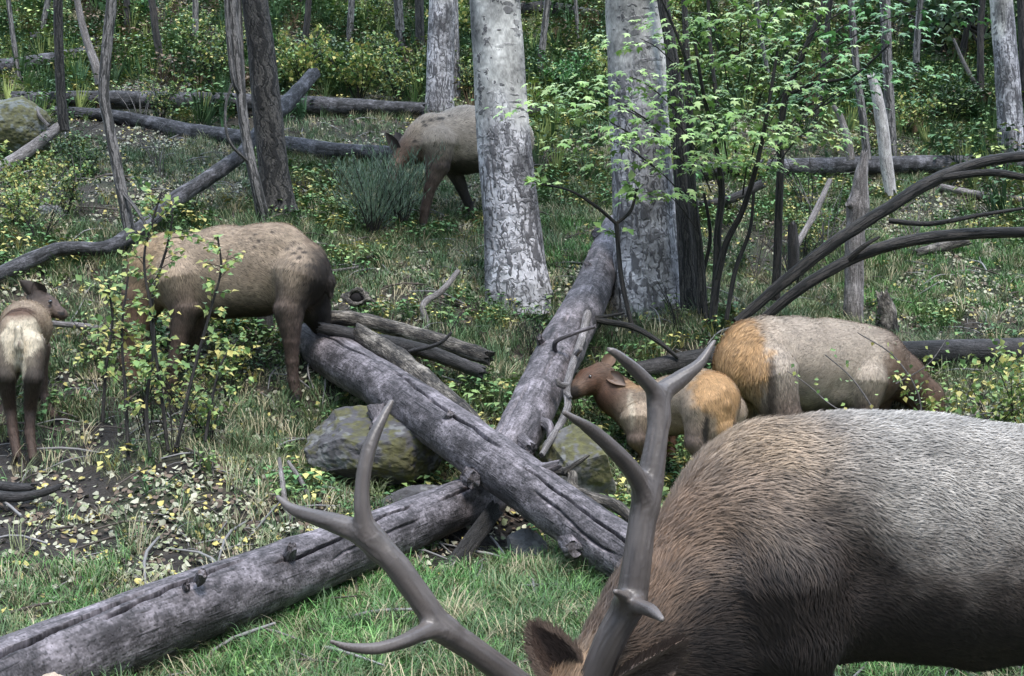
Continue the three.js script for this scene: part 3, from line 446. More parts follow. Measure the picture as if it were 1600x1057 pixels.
// hollow stump, small decayed stump, dark post
{
  const b = P(566, 500, 11.0), o = thing('hollow_stump', 'pale stump with a dark round hollow knot, beside the big left cow', 'stump', b);
  part(o, 'trunk', jt([[572, 508, 10.6, 17], [568, 490, 10.6, 16], [560, 472, 10.55, 15]], { seg: 16, rad: 24, rough: 0.12, freq: 12, ref: V(0, 0, 1) }), M.rotten);
  const t = new THREE.TorusGeometry(0.085, 0.026, 14, 48); const pa = t.attributes.position; for (let i = 0; i < pa.count; i++) { const n = 1 + (fbm(pa.getX(i) * 26, pa.getY(i) * 26, pa.getZ(i) * 26, 3) - 0.5) * 0.75; pa.setXYZ(i, pa.getX(i) * n * 1.05, pa.getY(i) * n * 0.8, pa.getZ(i) * n); }
  t.computeVertexNormals(); t.rotateX(-0.5); const q = P(557, 465, 10.42); t.translate(q.x, q.y, q.z); part(o, 'knot_rim', t, M.rotten);
  const c = new THREE.SphereGeometry(0.075, 16, 10); c.scale(1, 0.75, 0.5); c.translate(q.x, q.y, q.z - 0.05); part(o, 'painted_hollow_shade', c, new THREE.MeshStandardMaterial({ color: new THREE.Color().setRGB(0.012, 0.01, 0.01), roughness: 1 }));  // solid black ball painted as the shade inside the knot
}
tree('dark_post', 'small decayed stump behind the right cow, near the grey snag', [[1385, 520, 11.9, 18], [1386, 490, 11.9, 15], [1380, 462, 11.9, 9]], M.rotten, { category: 'stump', rad: 28, seg: 30, rough: 0.3, freq: 9, ragged: 0.08 });
tree('dark_post', 'dark stump-like post seen under the belly of the big left cow', [[414, 570, 10.3, 13], [416, 540, 10.3, 12], [414, 500, 10.3, 12], [412, 480, 10.3, 11]], M.logDark, { category: 'stump', rad: 18, seg: 20, rough: 0.1, ragged: 0.03 });  // upright post for an unidentified dark shape below the belly

// ---------------------------------------------------------------- boulders
function rock(name, label, px, py, d, wpx, hpx, o = {}) {
  const { seed = 1, depth = 0.8, moss = 0, base = [0.062, 0.058, 0.06], tilt = 0 } = o, R = rng(seed), c = P(px, py, d), sx = wpx * d / F / 2, sy = hpx * d / F / 2, sz = sx * depth;
  const g = new THREE.IcosahedronGeometry(1, 40), p = g.attributes.position, col = new Float32Array(p.count * 3), planes = [...Array(9)].map(() => ({ n: rdir(R), k: 0.6 + 0.25 * R() }));
  for (let i = 0; i < p.count; i++) {
    const v = V(p.getX(i), p.getY(i), p.getZ(i)); for (const q of planes) { const e = v.dot(q.n) - q.k; if (e > 0) v.addScaledVector(q.n, -e * 0.95); }
    const n = fbm(v.x * 2.2 + seed, v.y * 2.2, v.z * 2.2, 4) - 0.5, f = fbm(v.x * 11 + seed, v.y * 11, v.z * 11, 3) - 0.5; v.multiplyScalar(1 + 0.22 * n + 0.06 * f);
    const x = v.x * sx, y = v.y * sy; v.set(x * Math.cos(tilt) - y * Math.sin(tilt), x * Math.sin(tilt) + y * Math.cos(tilt), v.z * sz); p.setXYZ(i, v.x, v.y, v.z);
    const a = fbm(v.x * 9, v.y * 9 + seed, v.z * 9, 4), b = fbm(v.x * 40, v.y * 40, v.z * 40 + seed, 2), li = ss(0.58, 0.66, fbm(v.x * 14 + 3, v.y * 14, v.z * 14 + 8, 3));
    let k = base.map((q, j) => q * (0.45 + 1.1 * (0.6 * a + 0.4 * b))); k = k.map((q, j) => lerp(q, [0.2, 0.2, 0.19][j], li * 0.5));
    const mo = ss(0.47, 0.57, fbm(v.x * 5 + 31, v.y * 5, v.z * 5, 4) * 0.6 + fbm(v.x * 25, v.y * 25, v.z * 25 + 9, 2) * 0.4 - 0.12 + moss * 0.2) * moss; k = k.map((q, j) => lerp(q, [0.085 * (0.4 + b), 0.08 * (0.4 + b), 0.02][j], mo));
    col.set(k, i * 3);
  }
  g.setAttribute('color', new THREE.BufferAttribute(col, 3)); g.deleteAttribute('uv'); g.deleteAttribute('normal'); g.computeVertexNormals();
  const m = new THREE.Mesh(g, vmat({ roughness: 0.95 })); m.name = numbered(name); m.position.copy(c); m.castShadow = m.receiveShadow = true; scene.add(m); tag(m, label, 'rock'); return m;
}
rock('boulder', 'big grey boulder under the crossing log, patched with moss', 580, 702, 8.35, 215, 135, { seed: 4, moss: 0.75, depth: 0.75, tilt: -0.15 });
rock('boulder', 'flat dark stone slab wedged above the thick log', 645, 790, 7.75, 120, 60, { seed: 9, base: [0.06, 0.055, 0.055], tilt: 0.2 });
rock('boulder', 'yellow-mossed boulder left of the young elk', 908, 728, 8.0, 135, 135, { seed: 14, moss: 0.8, depth: 0.8, base: [0.10, 0.095, 0.09], tilt: -0.3 });
rock('boulder', 'small round stone in the shade below the crossing log', 822, 858, 7.25, 68, 66, { seed: 21, base: [0.08, 0.078, 0.08] });
rock('boulder', 'low brown stone half in the grass under the crossed logs', 570, 930, 6.6, 60, 30, { seed: 25, base: [0.10, 0.09, 0.085] });
rock('boulder', 'pale lichened rock at the left edge', 8, 205, 14.6, 140, 110, { seed: 33, moss: 0.8, base: [0.13, 0.14, 0.13] });
rock('boulder', 'small grey rock on the slope above the curved log', 80, 345, 12.6, 90, 50, { seed: 38, base: [0.15, 0.145, 0.145] });
rock('boulder', 'pale brown round stone poking up at the lower left edge of frame', 75, 1078, 4.5, 70, 54, { seed: 41, base: [0.34, 0.27, 0.2] });

// ---------------------------------------------------------------- elk
const C = { // coat pigments, linear; belly and dark also carry painted shade on the bull
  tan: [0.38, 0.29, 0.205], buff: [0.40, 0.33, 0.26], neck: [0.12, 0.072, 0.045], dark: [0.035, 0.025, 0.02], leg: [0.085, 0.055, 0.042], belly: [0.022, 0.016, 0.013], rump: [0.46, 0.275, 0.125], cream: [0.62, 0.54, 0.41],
  shank: [0.16, 0.115, 0.09], black: [0.012, 0.01, 0.009], red: [0.11, 0.05, 0.027], mane: [0.34, 0.235, 0.135], bull: [0.34, 0.31, 0.275], bullneck: [0.20, 0.125, 0.078], shoulder: [0.33, 0.26, 0.20],
};
function surfaceNets(f, lo, hi, cell) {
  const n = [0, 1, 2].map(i => Math.ceil((hi[i] - lo[i]) / cell) + 2), [nx, ny, nz] = n, val = new Float32Array(nx * ny * nz), at = (i, j, k) => (k * ny + j) * nx + i;
  const S = 4; // look coarsely first, skip blocks far from the surface
  for (let k0 = 0; k0 < nz; k0 += S) for (let j0 = 0; j0 < ny; j0 += S) for (let i0 = 0; i0 < nx; i0 += S) {
    const c = f(lo[0] + (i0 + S / 2) * cell, lo[1] + (j0 + S / 2) * cell, lo[2] + (k0 + S / 2) * cell), far = Math.abs(c) > cell * S * 1.9;
    for (let k = k0; k < Math.min(nz, k0 + S); k++) for (let j = j0; j < Math.min(ny, j0 + S); j++) for (let i = i0; i < Math.min(nx, i0 + S); i++) val[at(i, j, k)] = far ? c : f(lo[0] + i * cell, lo[1] + j * cell, lo[2] + k * cell);
  }
  const id = new Int32Array(nx * ny * nz).fill(-1), pos = [], idx = [];
  for (let k = 0; k < nz - 1; k++) for (let j = 0; j < ny - 1; j++) for (let i = 0; i < nx - 1; i++) {
    let m = 0; const v = [];
    for (let q = 0; q < 8; q++) { const w = val[at(i + (q & 1), j + ((q >> 1) & 1), k + (q >> 2))]; v.push(w); if (w < 0) m |= 1 << q; }
    if (m === 0 || m === 255) continue;
    let x = 0, y = 0, z = 0, c = 0;
    for (const [a, b] of EDGES) if (((m >> a) ^ (m >> b)) & 1) { const t = v[a] / (v[a] - v[b]); x += lerp(a & 1, b & 1, t); y += lerp((a >> 1) & 1, (b >> 1) & 1, t); z += lerp(a >> 2, b >> 2, t); c++; }
    id[at(i, j, k)] = pos.length / 3; pos.push(lo[0] + (i + x / c) * cell, lo[1] + (j + y / c) * cell, lo[2] + (k + z / c) * cell);
  }
  const quad = (a, b, c, d, flip) => { if (a < 0 || b < 0 || c < 0 || d < 0) return; flip ? idx.push(a, c, b, a, d, c) : idx.push(a, b, c, a, c, d); };
  for (let k = 1; k < nz - 1; k++) for (let j = 1; j < ny - 1; j++) for (let i = 1; i < nx - 1; i++) {
    const s = val[at(i, j, k)] < 0;
    if (s !== val[at(i + 1, j, k)] < 0) quad(id[at(i, j - 1, k - 1)], id[at(i, j, k - 1)], id[at(i, j, k)], id[at(i, j - 1, k)], !s);
    if (s !== val[at(i, j + 1, k)] < 0) quad(id[at(i - 1, j, k - 1)], id[at(i - 1, j, k)], id[at(i, j, k)], id[at(i, j, k - 1)], !s);
    if (s !== val[at(i, j, k + 1)] < 0) quad(id[at(i - 1, j - 1, k)], id[at(i, j - 1, k)], id[at(i, j, k)], id[at(i - 1, j, k)], !s);
  }
  return { pos, idx };
}
const EDGES = [[0, 1], [2, 3], [4, 5], [6, 7], [0, 2], [1, 3], [4, 6], [5, 7], [0, 4], [1, 5], [2, 6], [3, 7]];
const furMat = vmat({ roughness: 0.8 }), strandMat = new THREE.MeshStandardMaterial({ vertexColors: true, roughness: 0.7, side: THREE.DoubleSide });
const hoofMat = new THREE.MeshStandardMaterial({ color: new THREE.Color().setRGB(0.018, 0.015, 0.013), roughness: 0.5 });
const eyeMat = new THREE.MeshPhysicalMaterial({ color: new THREE.Color().setRGB(0.01, 0.007, 0.005), roughness: 0.1, clearcoat: 1 });
function elk(name, label, o) {
  const R = rng(o.seed), lat = V(Math.cos(o.heading), 0, -Math.sin(o.heading)).cross(V(0, 1, 0)).normalize(), bones = [], feet = []; // heading: angle of the spine in plan
  const add = (a, b, ra, rb, color, color2, k, sz, flow) => { const fl = b.clone().sub(a).normalize().multiplyScalar(flow); bones.push({ a, b, ra, rb, color, color2, k, sz, fl }); };
  const cAt = (c, i) => Array.isArray(c.color[0]) ? c.color[Math.min(i, c.color.length - 1)] : c.color;
  for (const c of o.chains) {
    const pts = c.j.map(J), rs = c.j.map(Jr);
    if (c.leg) { // the foot meets the ground
      const e = pts[pts.length - 1], dy = G(e.x, e.z) + 0.075 * o.size - e.y; pts.forEach((p, i) => { p.y += dy * (i / (pts.length - 1)) ** 1.2; }); feet.push({ e, dir: c.toe ?? o.heading });
    }
    for (let i = 0; i < pts.length - 1; i++) add(pts[i], pts[i + 1], rs[i], rs[i + 1], cAt(c, i), cAt(c, i + 1), c.leg && i > 0 ? 0.018 : c.leg ? (c.k ?? 0.05) * 0.85 : c.k ?? 0.05, c.sz ?? 1, c.flow ?? 1);
  }
  const D = new Float64Array(bones.length), TT = new Float64Array(bones.length), dents = (o.dents ?? []).map(q => ({ p: P(q[0], q[1], q[2]), r: q[3] * q[2] / F, h: q[4] }));
  for (const b of bones) { b.u = [b.b.x - b.a.x, b.b.y - b.a.y, b.b.z - b.a.z]; const l = b.u[0] * lat.x + b.u[2] * lat.z, q = (b.sz - 1) * l; b.v = [b.u[0] + q * lat.x, b.u[1], b.u[2] + q * lat.z]; b.l2 = b.v[0] ** 2 + b.v[1] ** 2 + b.v[2] ** 2 || 1e-9; }
  const f = (x, y, z) => {
    let d = 1e3;
    for (let i = 0; i < bones.length; i++) {
      const b = bones[i]; let px = x - b.a.x, py = y - b.a.y, pz = z - b.a.z; if (b.sz !== 1) { const q = (b.sz - 1) * (px * lat.x + pz * lat.z); px += q * lat.x; pz += q * lat.z; }
      const t = clamp((px * b.v[0] + py * b.v[1] + pz * b.v[2]) / b.l2), e = Math.hypot(px - b.v[0] * t, py - b.v[1] * t, pz - b.v[2] * t) - (b.ra + (b.rb - b.ra) * t); D[i] = e; TT[i] = t;
      const k = b.k, h = clamp(0.5 + 0.5 * (e - d) / k); d = d > 900 ? e : lerp(e, d, 1 - h) * 0 + (h >= 1 ? d : h <= 0 ? e : e * (1 - h) + d * h - k * h * (1 - h));
    }
    if (d < 0.12) for (const q of dents) { const r2 = ((x - q.p.x) ** 2 + (y - q.p.y) ** 2 + (z - q.p.z) ** 2) / (q.r * q.r); if (r2 < 6) d += q.h * Math.exp(-r2); }
    return d;
  };
  const lo = [1e9, 1e9, 1e9], hi = [-1e9, -1e9, -1e9];
  for (const b of bones) for (const [p, r] of [[b.a, b.ra], [b.b, b.rb]]) [p.x, p.y, p.z].forEach((v, i) => { lo[i] = Math.min(lo[i], v - r - 0.06); hi[i] = Math.max(hi[i], v + r + 0.06); });
  const { pos, idx } = surfaceNets(f, lo, hi, o.cell), nv = pos.length / 3, nor = new Float32Array(nv * 3), col = new Float32Array(nv * 3), flow = new Float32Array(nv * 3), lift = new Float32Array(nv);
  const blobs = (o.blobs ?? []).map(b => ({ p: P(b[0], b[1], b[2]), r: b[3] * b[2] / F, color: b[4], soft: b[5] ?? 0.25, st: b[6] ?? [1, 1, 1], amt: b[7] ?? 1 }));
  for (let i = 0; i < nv; i++) {
    let x = pos[i * 3], y = pos[i * 3 + 1], z = pos[i * 3 + 2]; const e = 0.006, g = V(f(x + e, y, z) - f(x - e, y, z), f(x, y + e, z) - f(x, y - e, z), f(x, y, z + e) - f(x, y, z - e)).normalize(), d = f(x, y, z);
    x -= g.x * d; y -= g.y * d; z -= g.z * d; pos[i * 3] = x; pos[i * 3 + 1] = y; pos[i * 3 + 2] = z; nor.set([g.x, g.y, g.z], i * 3);
    let W = 0; const c = [0, 0, 0], fl = V(0, 0, 0), dn = (fbm(x * 14, y * 14, z * 14, 3) - 0.5) * 0.07 * o.size;
    f(x, y, z);
    for (let q = 0; q < bones.length; q++) { const w = Math.exp(-Math.max(-0.1, D[q] + (q % 2 ? dn : -dn)) / (0.05 * o.size)); W += w; for (let m = 0; m < 3; m++) c[m] += w * lerp(bones[q].color[m], bones[q].color2[m], TT[q]); fl.addScaledVector(bones[q].fl, w); }
    for (let m = 0; m < 3; m++) c[m] /= W;
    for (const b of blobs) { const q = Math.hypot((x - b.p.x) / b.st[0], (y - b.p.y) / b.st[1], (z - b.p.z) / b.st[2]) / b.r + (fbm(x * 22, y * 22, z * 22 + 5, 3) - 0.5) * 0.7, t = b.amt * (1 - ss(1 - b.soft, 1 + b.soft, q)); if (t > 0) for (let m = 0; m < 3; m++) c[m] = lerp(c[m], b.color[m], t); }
    const n = (0.82 + 0.36 * (0.5 * fbm(x * 7, y * 7, z * 7, 3) + 0.5 * vn(x * 60, y * 60, z * 60))) * (1 + (o.mottle ?? 0.25) * 2 * (0.6 * fbm(x * 9 + 3, y * 14, z * 9, 4) + 0.4 * fbm(x * 26, y * 40, z * 26, 3) - 0.5)); col.set(c.map(v => v * n), i * 3); flow.set([fl.x / W, fl.y / W - 0.25, fl.z / W], i * 3);
  }
  const at = J(o.chains[0].j[1]), base = V(at.x, G(at.x, at.z), at.z), root = thing(name, label, 'elk', base, o.group);
  const bg = new THREE.BufferGeometry(); bg.setAttribute('position', new THREE.Float32BufferAttribute(pos, 3)); bg.setAttribute('normal', new THREE.BufferAttribute(nor, 3)); bg.setAttribute('color', new THREE.BufferAttribute(col, 3)); bg.setIndex(idx);
  { const A = V(0, 0, 0), B = V(0, 0, 0), Q = V(0, 0, 0), n = V(0, 0, 0); // faces look outward
    for (let t = 0; t < idx.length; t += 3) { A.fromArray(pos, idx[t] * 3); B.fromArray(pos, idx[t + 1] * 3).sub(A); Q.fromArray(pos, idx[t + 2] * 3).sub(A); n.fromArray(nor, idx[t] * 3); if (B.cross(Q).dot(n) < 0) { const k = idx[t + 1]; idx[t + 1] = idx[t + 2]; idx[t + 2] = k; } } bg.setIndex(idx); }
  // ears, cupped, merged with the body
  const geos = [bg], earHairs = [];
  for (const e of o.ears ?? []) {
    const a = J(e.a), b = J(e.b), d = b.clone().sub(a), L = d.length(); d.normalize(); const n = V(...e.face); n.addScaledVector(d, -n.dot(d)).normalize(); const s = d.clone().cross(n), nu = 14, nw = 10, ep = [], ec = [], ei = [];
    for (const side of [0, 1]) for (let i = 0; i <= nu; i++) for (let j = 0; j <= nw; j++) {
      const u = i / nu, v = j / nw * 2 - 1, wd = e.w * (0.35 + 0.65 * Math.sin(Math.PI * Math.min(1, 0.15 + u * 0.85))) * (u > 0.75 ? Math.sqrt((1 - u) / 0.25) : 1), th = (side ? -1 : 1) * 0.006 * (1 - Math.abs(v)) ** 0.5 * (1 - u * 0.5);
      const p = a.clone().addScaledVector(d, u * L).addScaledVector(s, v * wd).addScaledVector(n, wd * 0.9 * v * v + th); ep.push(p.x, p.y, p.z);
      const k = 0.8 + 0.4 * vn(p.x * 50, p.y * 50, p.z * 50), inn = side === 0 && Math.abs(v) < 0.7 ? e.inner ?? e.color : e.color; ec.push(inn[0] * k, inn[1] * k, inn[2] * k);
      if (i && j) { const q = side * (nu + 1) * (nw + 1) + i * (nw + 1) + j; side ? ei.push(q - nw - 2, q - 1, q - nw - 1, q - nw - 1, q - 1, q) : ei.push(q - nw - 2, q - nw - 1, q - 1, q - nw - 1, q, q - 1); }
    }
    const g = new THREE.BufferGeometry(); g.setAttribute('position', new THREE.Float32BufferAttribute(ep, 3)); g.setAttribute('color', new THREE.Float32BufferAttribute(ec, 3)); g.setIndex(ei); g.computeVertexNormals(); geos.push(g);
    for (let q = 0; q < (e.hairs ?? 0); q++) { const u = 0.05 + 0.9 * R(), v = R() * 2 - 1, side = R() < 0.5, wd = e.w * (0.35 + 0.65 * Math.sin(Math.PI * Math.min(1, 0.15 + u * 0.85))) * (u > 0.75 ? Math.sqrt((1 - u) / 0.25) : 1); earHairs.push({ p: a.clone().addScaledVector(d, u * L).addScaledVector(s, v * wd).addScaledVector(n, wd * 0.9 * v * v + (side ? -0.005 : 0.005)), d: d.clone().addScaledVector(s, (R() - 0.5) * 0.9 + v * 0.4).normalize(), n: n.clone().multiplyScalar(side ? -1 : 1), c: side || Math.abs(v) > 0.7 ? e.color : e.inner ?? e.color }); }
  }
  // fur
  const area = new Float64Array(idx.length / 3 + 1), va = V(0, 0, 0), vb = V(0, 0, 0), vc = V(0, 0, 0);
  for (let t = 0; t < idx.length / 3; t++) { va.fromArray(pos, idx[t * 3] * 3); vb.fromArray(pos, idx[t * 3 + 1] * 3).sub(va); vc.fromArray(pos, idx[t * 3 + 2] * 3).sub(va); area[t + 1] = area[t] + vb.cross(vc).length() / 2; }
  const fp = [], fn = [], fc = [], fi = [], tot = area[area.length - 1];
  let tri = 0;
  for (let s = 0; s < o.fur; s++) {
    const target = (s + R()) / o.fur * tot; while (tri < area.length - 2 && area[tri + 1] < target) tri++;
    let r1 = R(), r2 = R(); if (r1 + r2 > 1) { r1 = 1 - r1; r2 = 1 - r2; } const w = [1 - r1 - r2, r1, r2], p = V(0, 0, 0), n = V(0, 0, 0), fl = V(0, 0, 0), c = [0, 0, 0];
    for (let q = 0; q < 3; q++) { const k = idx[tri * 3 + q] * 3; p.addScaledVector(va.fromArray(pos, k), w[q]); n.addScaledVector(va.fromArray(nor, k), w[q]); fl.addScaledVector(va.fromArray(flow, k), w[q]); for (let m = 0; m < 3; m++) c[m] += col[k + m] * w[q]; }
    n.normalize(); if (n.z < -0.25 && R() < 0.75) continue; const fq = 9 / o.size, sw = (fbm(p.x * fq, p.y * fq, p.z * fq + 40, 3) - 0.5) * 2.6 * (o.swirl ?? 0.5); fl.addScaledVector(n, -fl.dot(n)).normalize(); const side = fl.clone().cross(n); fl.addScaledVector(side, sw + (R() - 0.5) * 0.35).normalize(); side.crossVectors(fl, n).normalize();
    const len = o.furLen(p) * (0.6 + 0.7 * R()), wd = o.furWid * (0.6 + 0.8 * R()), lf = 0.12 + 0.22 * R(), m = p.clone().addScaledVector(fl, len * 0.5).addScaledVector(n, len * lf), t = p.clone().addScaledVector(fl, len).addScaledVector(n, len * lf * 1.1 - 0.002);
    const clump = fbm(p.x * 30 / o.size, p.y * 30 / o.size, p.z * 30 / o.size + 9, 2), sh0 = (0.5 + 0.7 * R()) * (0.55 + 0.9 * clump) * (R() < 0.14 * (o.tick ?? 1) ? 0.4 : 1), sh = lerp(0.92, sh0, o.calm ?? 1), k = fp.length / 3;
    for (const [q, ww] of [[p, 0.5], [p, -0.5], [m, 0.42], [m, -0.42], [t, 0]]) { fp.push(q.x + side.x * wd * ww, q.y + side.y * wd * ww, q.z + side.z * wd * ww); fn.push(n.x, n.y, n.z); fc.push(c[0] * sh * 1.12, c[1] * sh * 1.12, c[2] * sh * 1.12); }
    fi.push(k, k + 2, k + 1, k + 1, k + 2, k + 3, k + 2, k + 4, k + 3);
  }
  for (const h of earHairs) { const side = h.d.clone().cross(h.n).normalize(), k = fp.length / 3, sh = 0.55 + 0.8 * R(), len = 0.022 + 0.02 * R(); for (const [t, ww, l] of [[0, 0.5, 0], [0, -0.5, 0], [0.5, 0.4, 0.3], [0.5, -0.4, 0.3], [1, 0, 0.35]]) { fp.push(h.p.x + h.d.x * len * t + h.n.x * len * l + side.x * 0.004 * ww, h.p.y + h.d.y * len * t + h.n.y * len * l + side.y * 0.004 * ww, h.p.z + h.d.z * len * t + h.n.z * len * l + side.z * 0.004 * ww); fn.push(h.n.x, h.n.y, h.n.z); fc.push(h.c[0] * sh, h.c[1] * sh, h.c[2] * sh); } fi.push(k, k + 2, k + 1, k + 1, k + 2, k + 3, k + 2, k + 4, k + 3); }
  part(root, 'body', mergeGeometries(geos.map(g => { g.deleteAttribute('uv'); return g; })), furMat);
  const fg = new THREE.BufferGeometry(); fg.setAttribute('position', new THREE.Float32BufferAttribute(fp, 3)); fg.setAttribute('normal', new THREE.Float32BufferAttribute(fn, 3)); fg.setAttribute('color', new THREE.Float32BufferAttribute(fc, 3)); fg.setIndex(fi);
  part(root, 'fur', fg, strandMat).userData.kind = 'stuff';
  // cloven hooves
  for (const ft of feet) {
    const g = mergeGeometries([-1, 1].map(s => { const h = new THREE.CylinderGeometry(0.028, 0.042, 0.085, 12, 3).translate(0, 0.04, 0); const p = h.attributes.position; for (let i = 0; i < p.count; i++) { const y = p.getY(i); p.setXYZ(i, p.getX(i) * 1.35 + (0.085 - y) * 0.45 * (p.getX(i) > 0 ? 1 : 0.35), y, p.getZ(i) * 0.62 + s * 0.027); } h.computeVertexNormals(); return h; }));
    g.scale(o.size, o.size, o.size); g.rotateY(ft.dir); g.translate(ft.e.x, G(ft.e.x, ft.e.z) - 0.008, ft.e.z); part(root, 'hoof', g, hoofMat);
  }
  for (const e of o.eyes ?? []) { const p = P(e[0], e[1], e[2]); part(root, 'eye', new THREE.SphereGeometry(e[3], 16, 12).translate(p.x, p.y, p.z), eyeMat); }
  return root;
}
const PI = Math.PI;
// the big cow at the left
elk('elk_cow', 'tan cow elk grazing behind yellow leaves, hind legs by the crossing log', {
  seed: 5, size: 1, dents: [[428, 462, 9.28, 26, 0.035], [322, 462, 9.4, 22, 0.025], [262, 450, 9.55, 18, 0.025], [440, 405, 9.25, 16, 0.012], [380, 430, 9.3, 40, 0.012], [485, 470, 9.3, 14, 0.02]], heading: PI * 0.94, cell: 0.014, fur: 60000, furLen: () => 0.03, furWid: 0.0045, calm: 0.85,
  chains: [
    { j: [[282, 428, 9.75, 56], [352, 424, 9.68, 65], [415, 421, 9.56, 62], [466, 430, 9.48, 50]], color: C.tan, k: 0.12, sz: 1.32 },
    { j: [[300, 442, 9.72, 50], [400, 440, 9.6, 50]], color: C.tan, k: 0.1, sz: 1.25 },
    { j: [[405, 385, 9.55, 27], [440, 383, 9.5, 27], [478, 405, 9.48, 24]], color: C.tan, k: 0.1 },
    { j: [[262, 400, 9.77, 36], [240, 420, 9.8, 37], [222, 470, 9.8, 29], [208, 530, 9.75, 22]], color: [C.mane, C.mane, C.neck], k: 0.08, flow: -1 },
    { j: [[208, 535, 9.75, 20], [204, 565, 9.7, 15], [206, 602, 9.65, 10]], color: C.neck, k: 0.04, flow: -1 },
    { j: [[283, 440, 9.6, 44], [290, 482, 9.56, 25], [280, 535, 9.53, 13], [271, 580, 9.5, 10], [269, 605, 9.5, 8], [266, 630, 9.5, 8]], color: [C.tan, C.shank, C.leg, C.leg], k: 0.06, leg: 1 },
    { j: [[290, 450, 9.9, 36], [303, 490, 9.95, 22], [306, 545, 9.95, 13], [302, 590, 9.95, 9], [300, 610, 9.95, 9]], color: [C.tan, C.leg], k: 0.05, leg: 1 },
    { j: [[466, 432, 9.36, 42], [450, 478, 9.31, 26], [455, 530, 9.3, 12.5], [456, 562, 9.3, 9], [458, 590, 9.3, 8], [463, 612, 9.3, 8]], color: [C.tan, C.shank, C.leg, C.leg], k: 0.07, leg: 1 },
    { j: [[478, 440, 9.62, 41], [490, 490, 9.68, 26], [505, 535, 9.72, 14], [500, 570, 9.72, 10], [497, 600, 9.72, 9]], color: [C.neck, C.belly], k: 0.07, leg: 1 },
    { j: [[505, 415, 9.45, 9], [514, 440, 9.43, 8], [516, 462, 9.43, 4]], color: C.neck, k: 0.04 },
  ],
  blobs: [[516, 465, 9.45, 60, C.belly, 0.4, [0.62, 1.7, 2.2], 0.95], [488, 390, 9.5, 22, C.neck, 0.5, [0.7, 1.6, 1], 0.8], [380, 500, 9.45, 30, C.belly, 0.6, [3.2, 1, 2.4], 0.95], [445, 500, 9.45, 24, C.neck, 0.5, [1, 1, 1], 0.6],
    ...[[385, 372], [392, 366], [400, 376], [393, 385], [420, 362], [447, 388], [460, 396], [466, 388], [470, 403], [455, 378], [463, 412], [475, 394], [300, 388]].map(([x, y]) => [x, y, 9.28, 3, C.dark, 0.3, [1.4, 0.8, 12], 0.85])],
  ears: [{ a: [196, 528, 9.65, 1], b: [182, 510, 9.6, 1], w: 0.05, face: [0, 0, 1], color: C.neck }, { a: [216, 528, 9.88, 1], b: [230, 512, 9.95, 1], w: 0.05, face: [0, 0, 1], color: C.neck }],
  eyes: [[197, 548, 9.68, 0.016]],
});
// far cow behind the trunk
elk('elk_cow', 'cow elk on the slope half hidden behind the scarred aspen trunk', {
  seed: 6, size: 1, dents: [[708, 235, 13.3, 14, 0.03], [665, 240, 13.2, 10, 0.02]], heading: PI * 0.86, cell: 0.016, fur: 30000, furLen: () => 0.03, furWid: 0.0055, calm: 0.85,
  chains: [
    { j: [[680, 220, 13.45, 40], [725, 219, 13.6, 49], [765, 218, 13.75, 47], [795, 220, 13.85, 40]], color: C.buff, k: 0.12, sz: 1.3 },
    { j: [[672, 208, 13.42, 28], [660, 218, 13.38, 26], [640, 236, 13.3, 19], [628, 244, 13.26, 14]], color: [C.tan, C.tan, C.neck], k: 0.08, flow: -1 },
    { j: [[628, 243, 13.25, 13], [618, 262, 13.15, 10], [608, 288, 13.05, 6]], color: C.neck, k: 0.04, flow: -1 },
    { j: [[683, 228, 13.3, 32], [684, 258, 13.28, 19], [672, 295, 13.25, 9], [664, 330, 13.25, 7], [661, 352, 13.25, 6]], color: [C.buff, C.shank, C.leg], k: 0.06, leg: 1 },
    { j: [[692, 230, 13.65, 26], [706, 262, 13.72, 15], [720, 298, 13.72, 9], [731, 330, 13.72, 6.5], [737, 350, 13.72, 6]], color: [C.buff, C.belly, C.belly], k: 0.05, leg: 1 },
    { j: [[792, 225, 13.7, 30], [790, 262, 13.65, 20], [803, 300, 13.65, 9], [800, 330, 13.65, 7], [797, 348, 13.65, 6]], color: [C.tan, C.leg], k: 0.06, leg: 1 },
    { j: [[795, 225, 14.0, 28], [785, 262, 14.05, 18], [795, 300, 14.05, 9], [790, 330, 14.05, 7], [788, 345, 14.05, 6]], color: [C.tan, C.leg], k: 0.06, leg: 1 },
  ],
  blobs: [[735, 264, 13.5, 16, C.belly, 0.6, [3.2, 1, 3], 0.95], [690, 262, 13.4, 14, C.belly, 0.6, [1.3, 1, 2], 0.7], [822, 205, 13.9, 24, C.cream, 0.3], ...[[672, 187], [684, 184], [690, 183], [663, 196], [648, 222], [660, 190], [700, 178]].map(([x, y]) => [x, y, 13.2, 3, C.dark, 0.3, [1.3, 0.9, 12], 0.85])],
  ears: [{ a: [622, 238, 13.2, 1], b: [602, 207, 13.15, 1], w: 0.055, face: [0.2, 0, 1], color: C.dark }, { a: [630, 234, 13.35, 1], b: [618, 206, 13.5, 1], w: 0.05, face: [0.2, 0, 1], color: C.dark }],
  eyes: [[613, 256, 13.05, 0.016]],
});
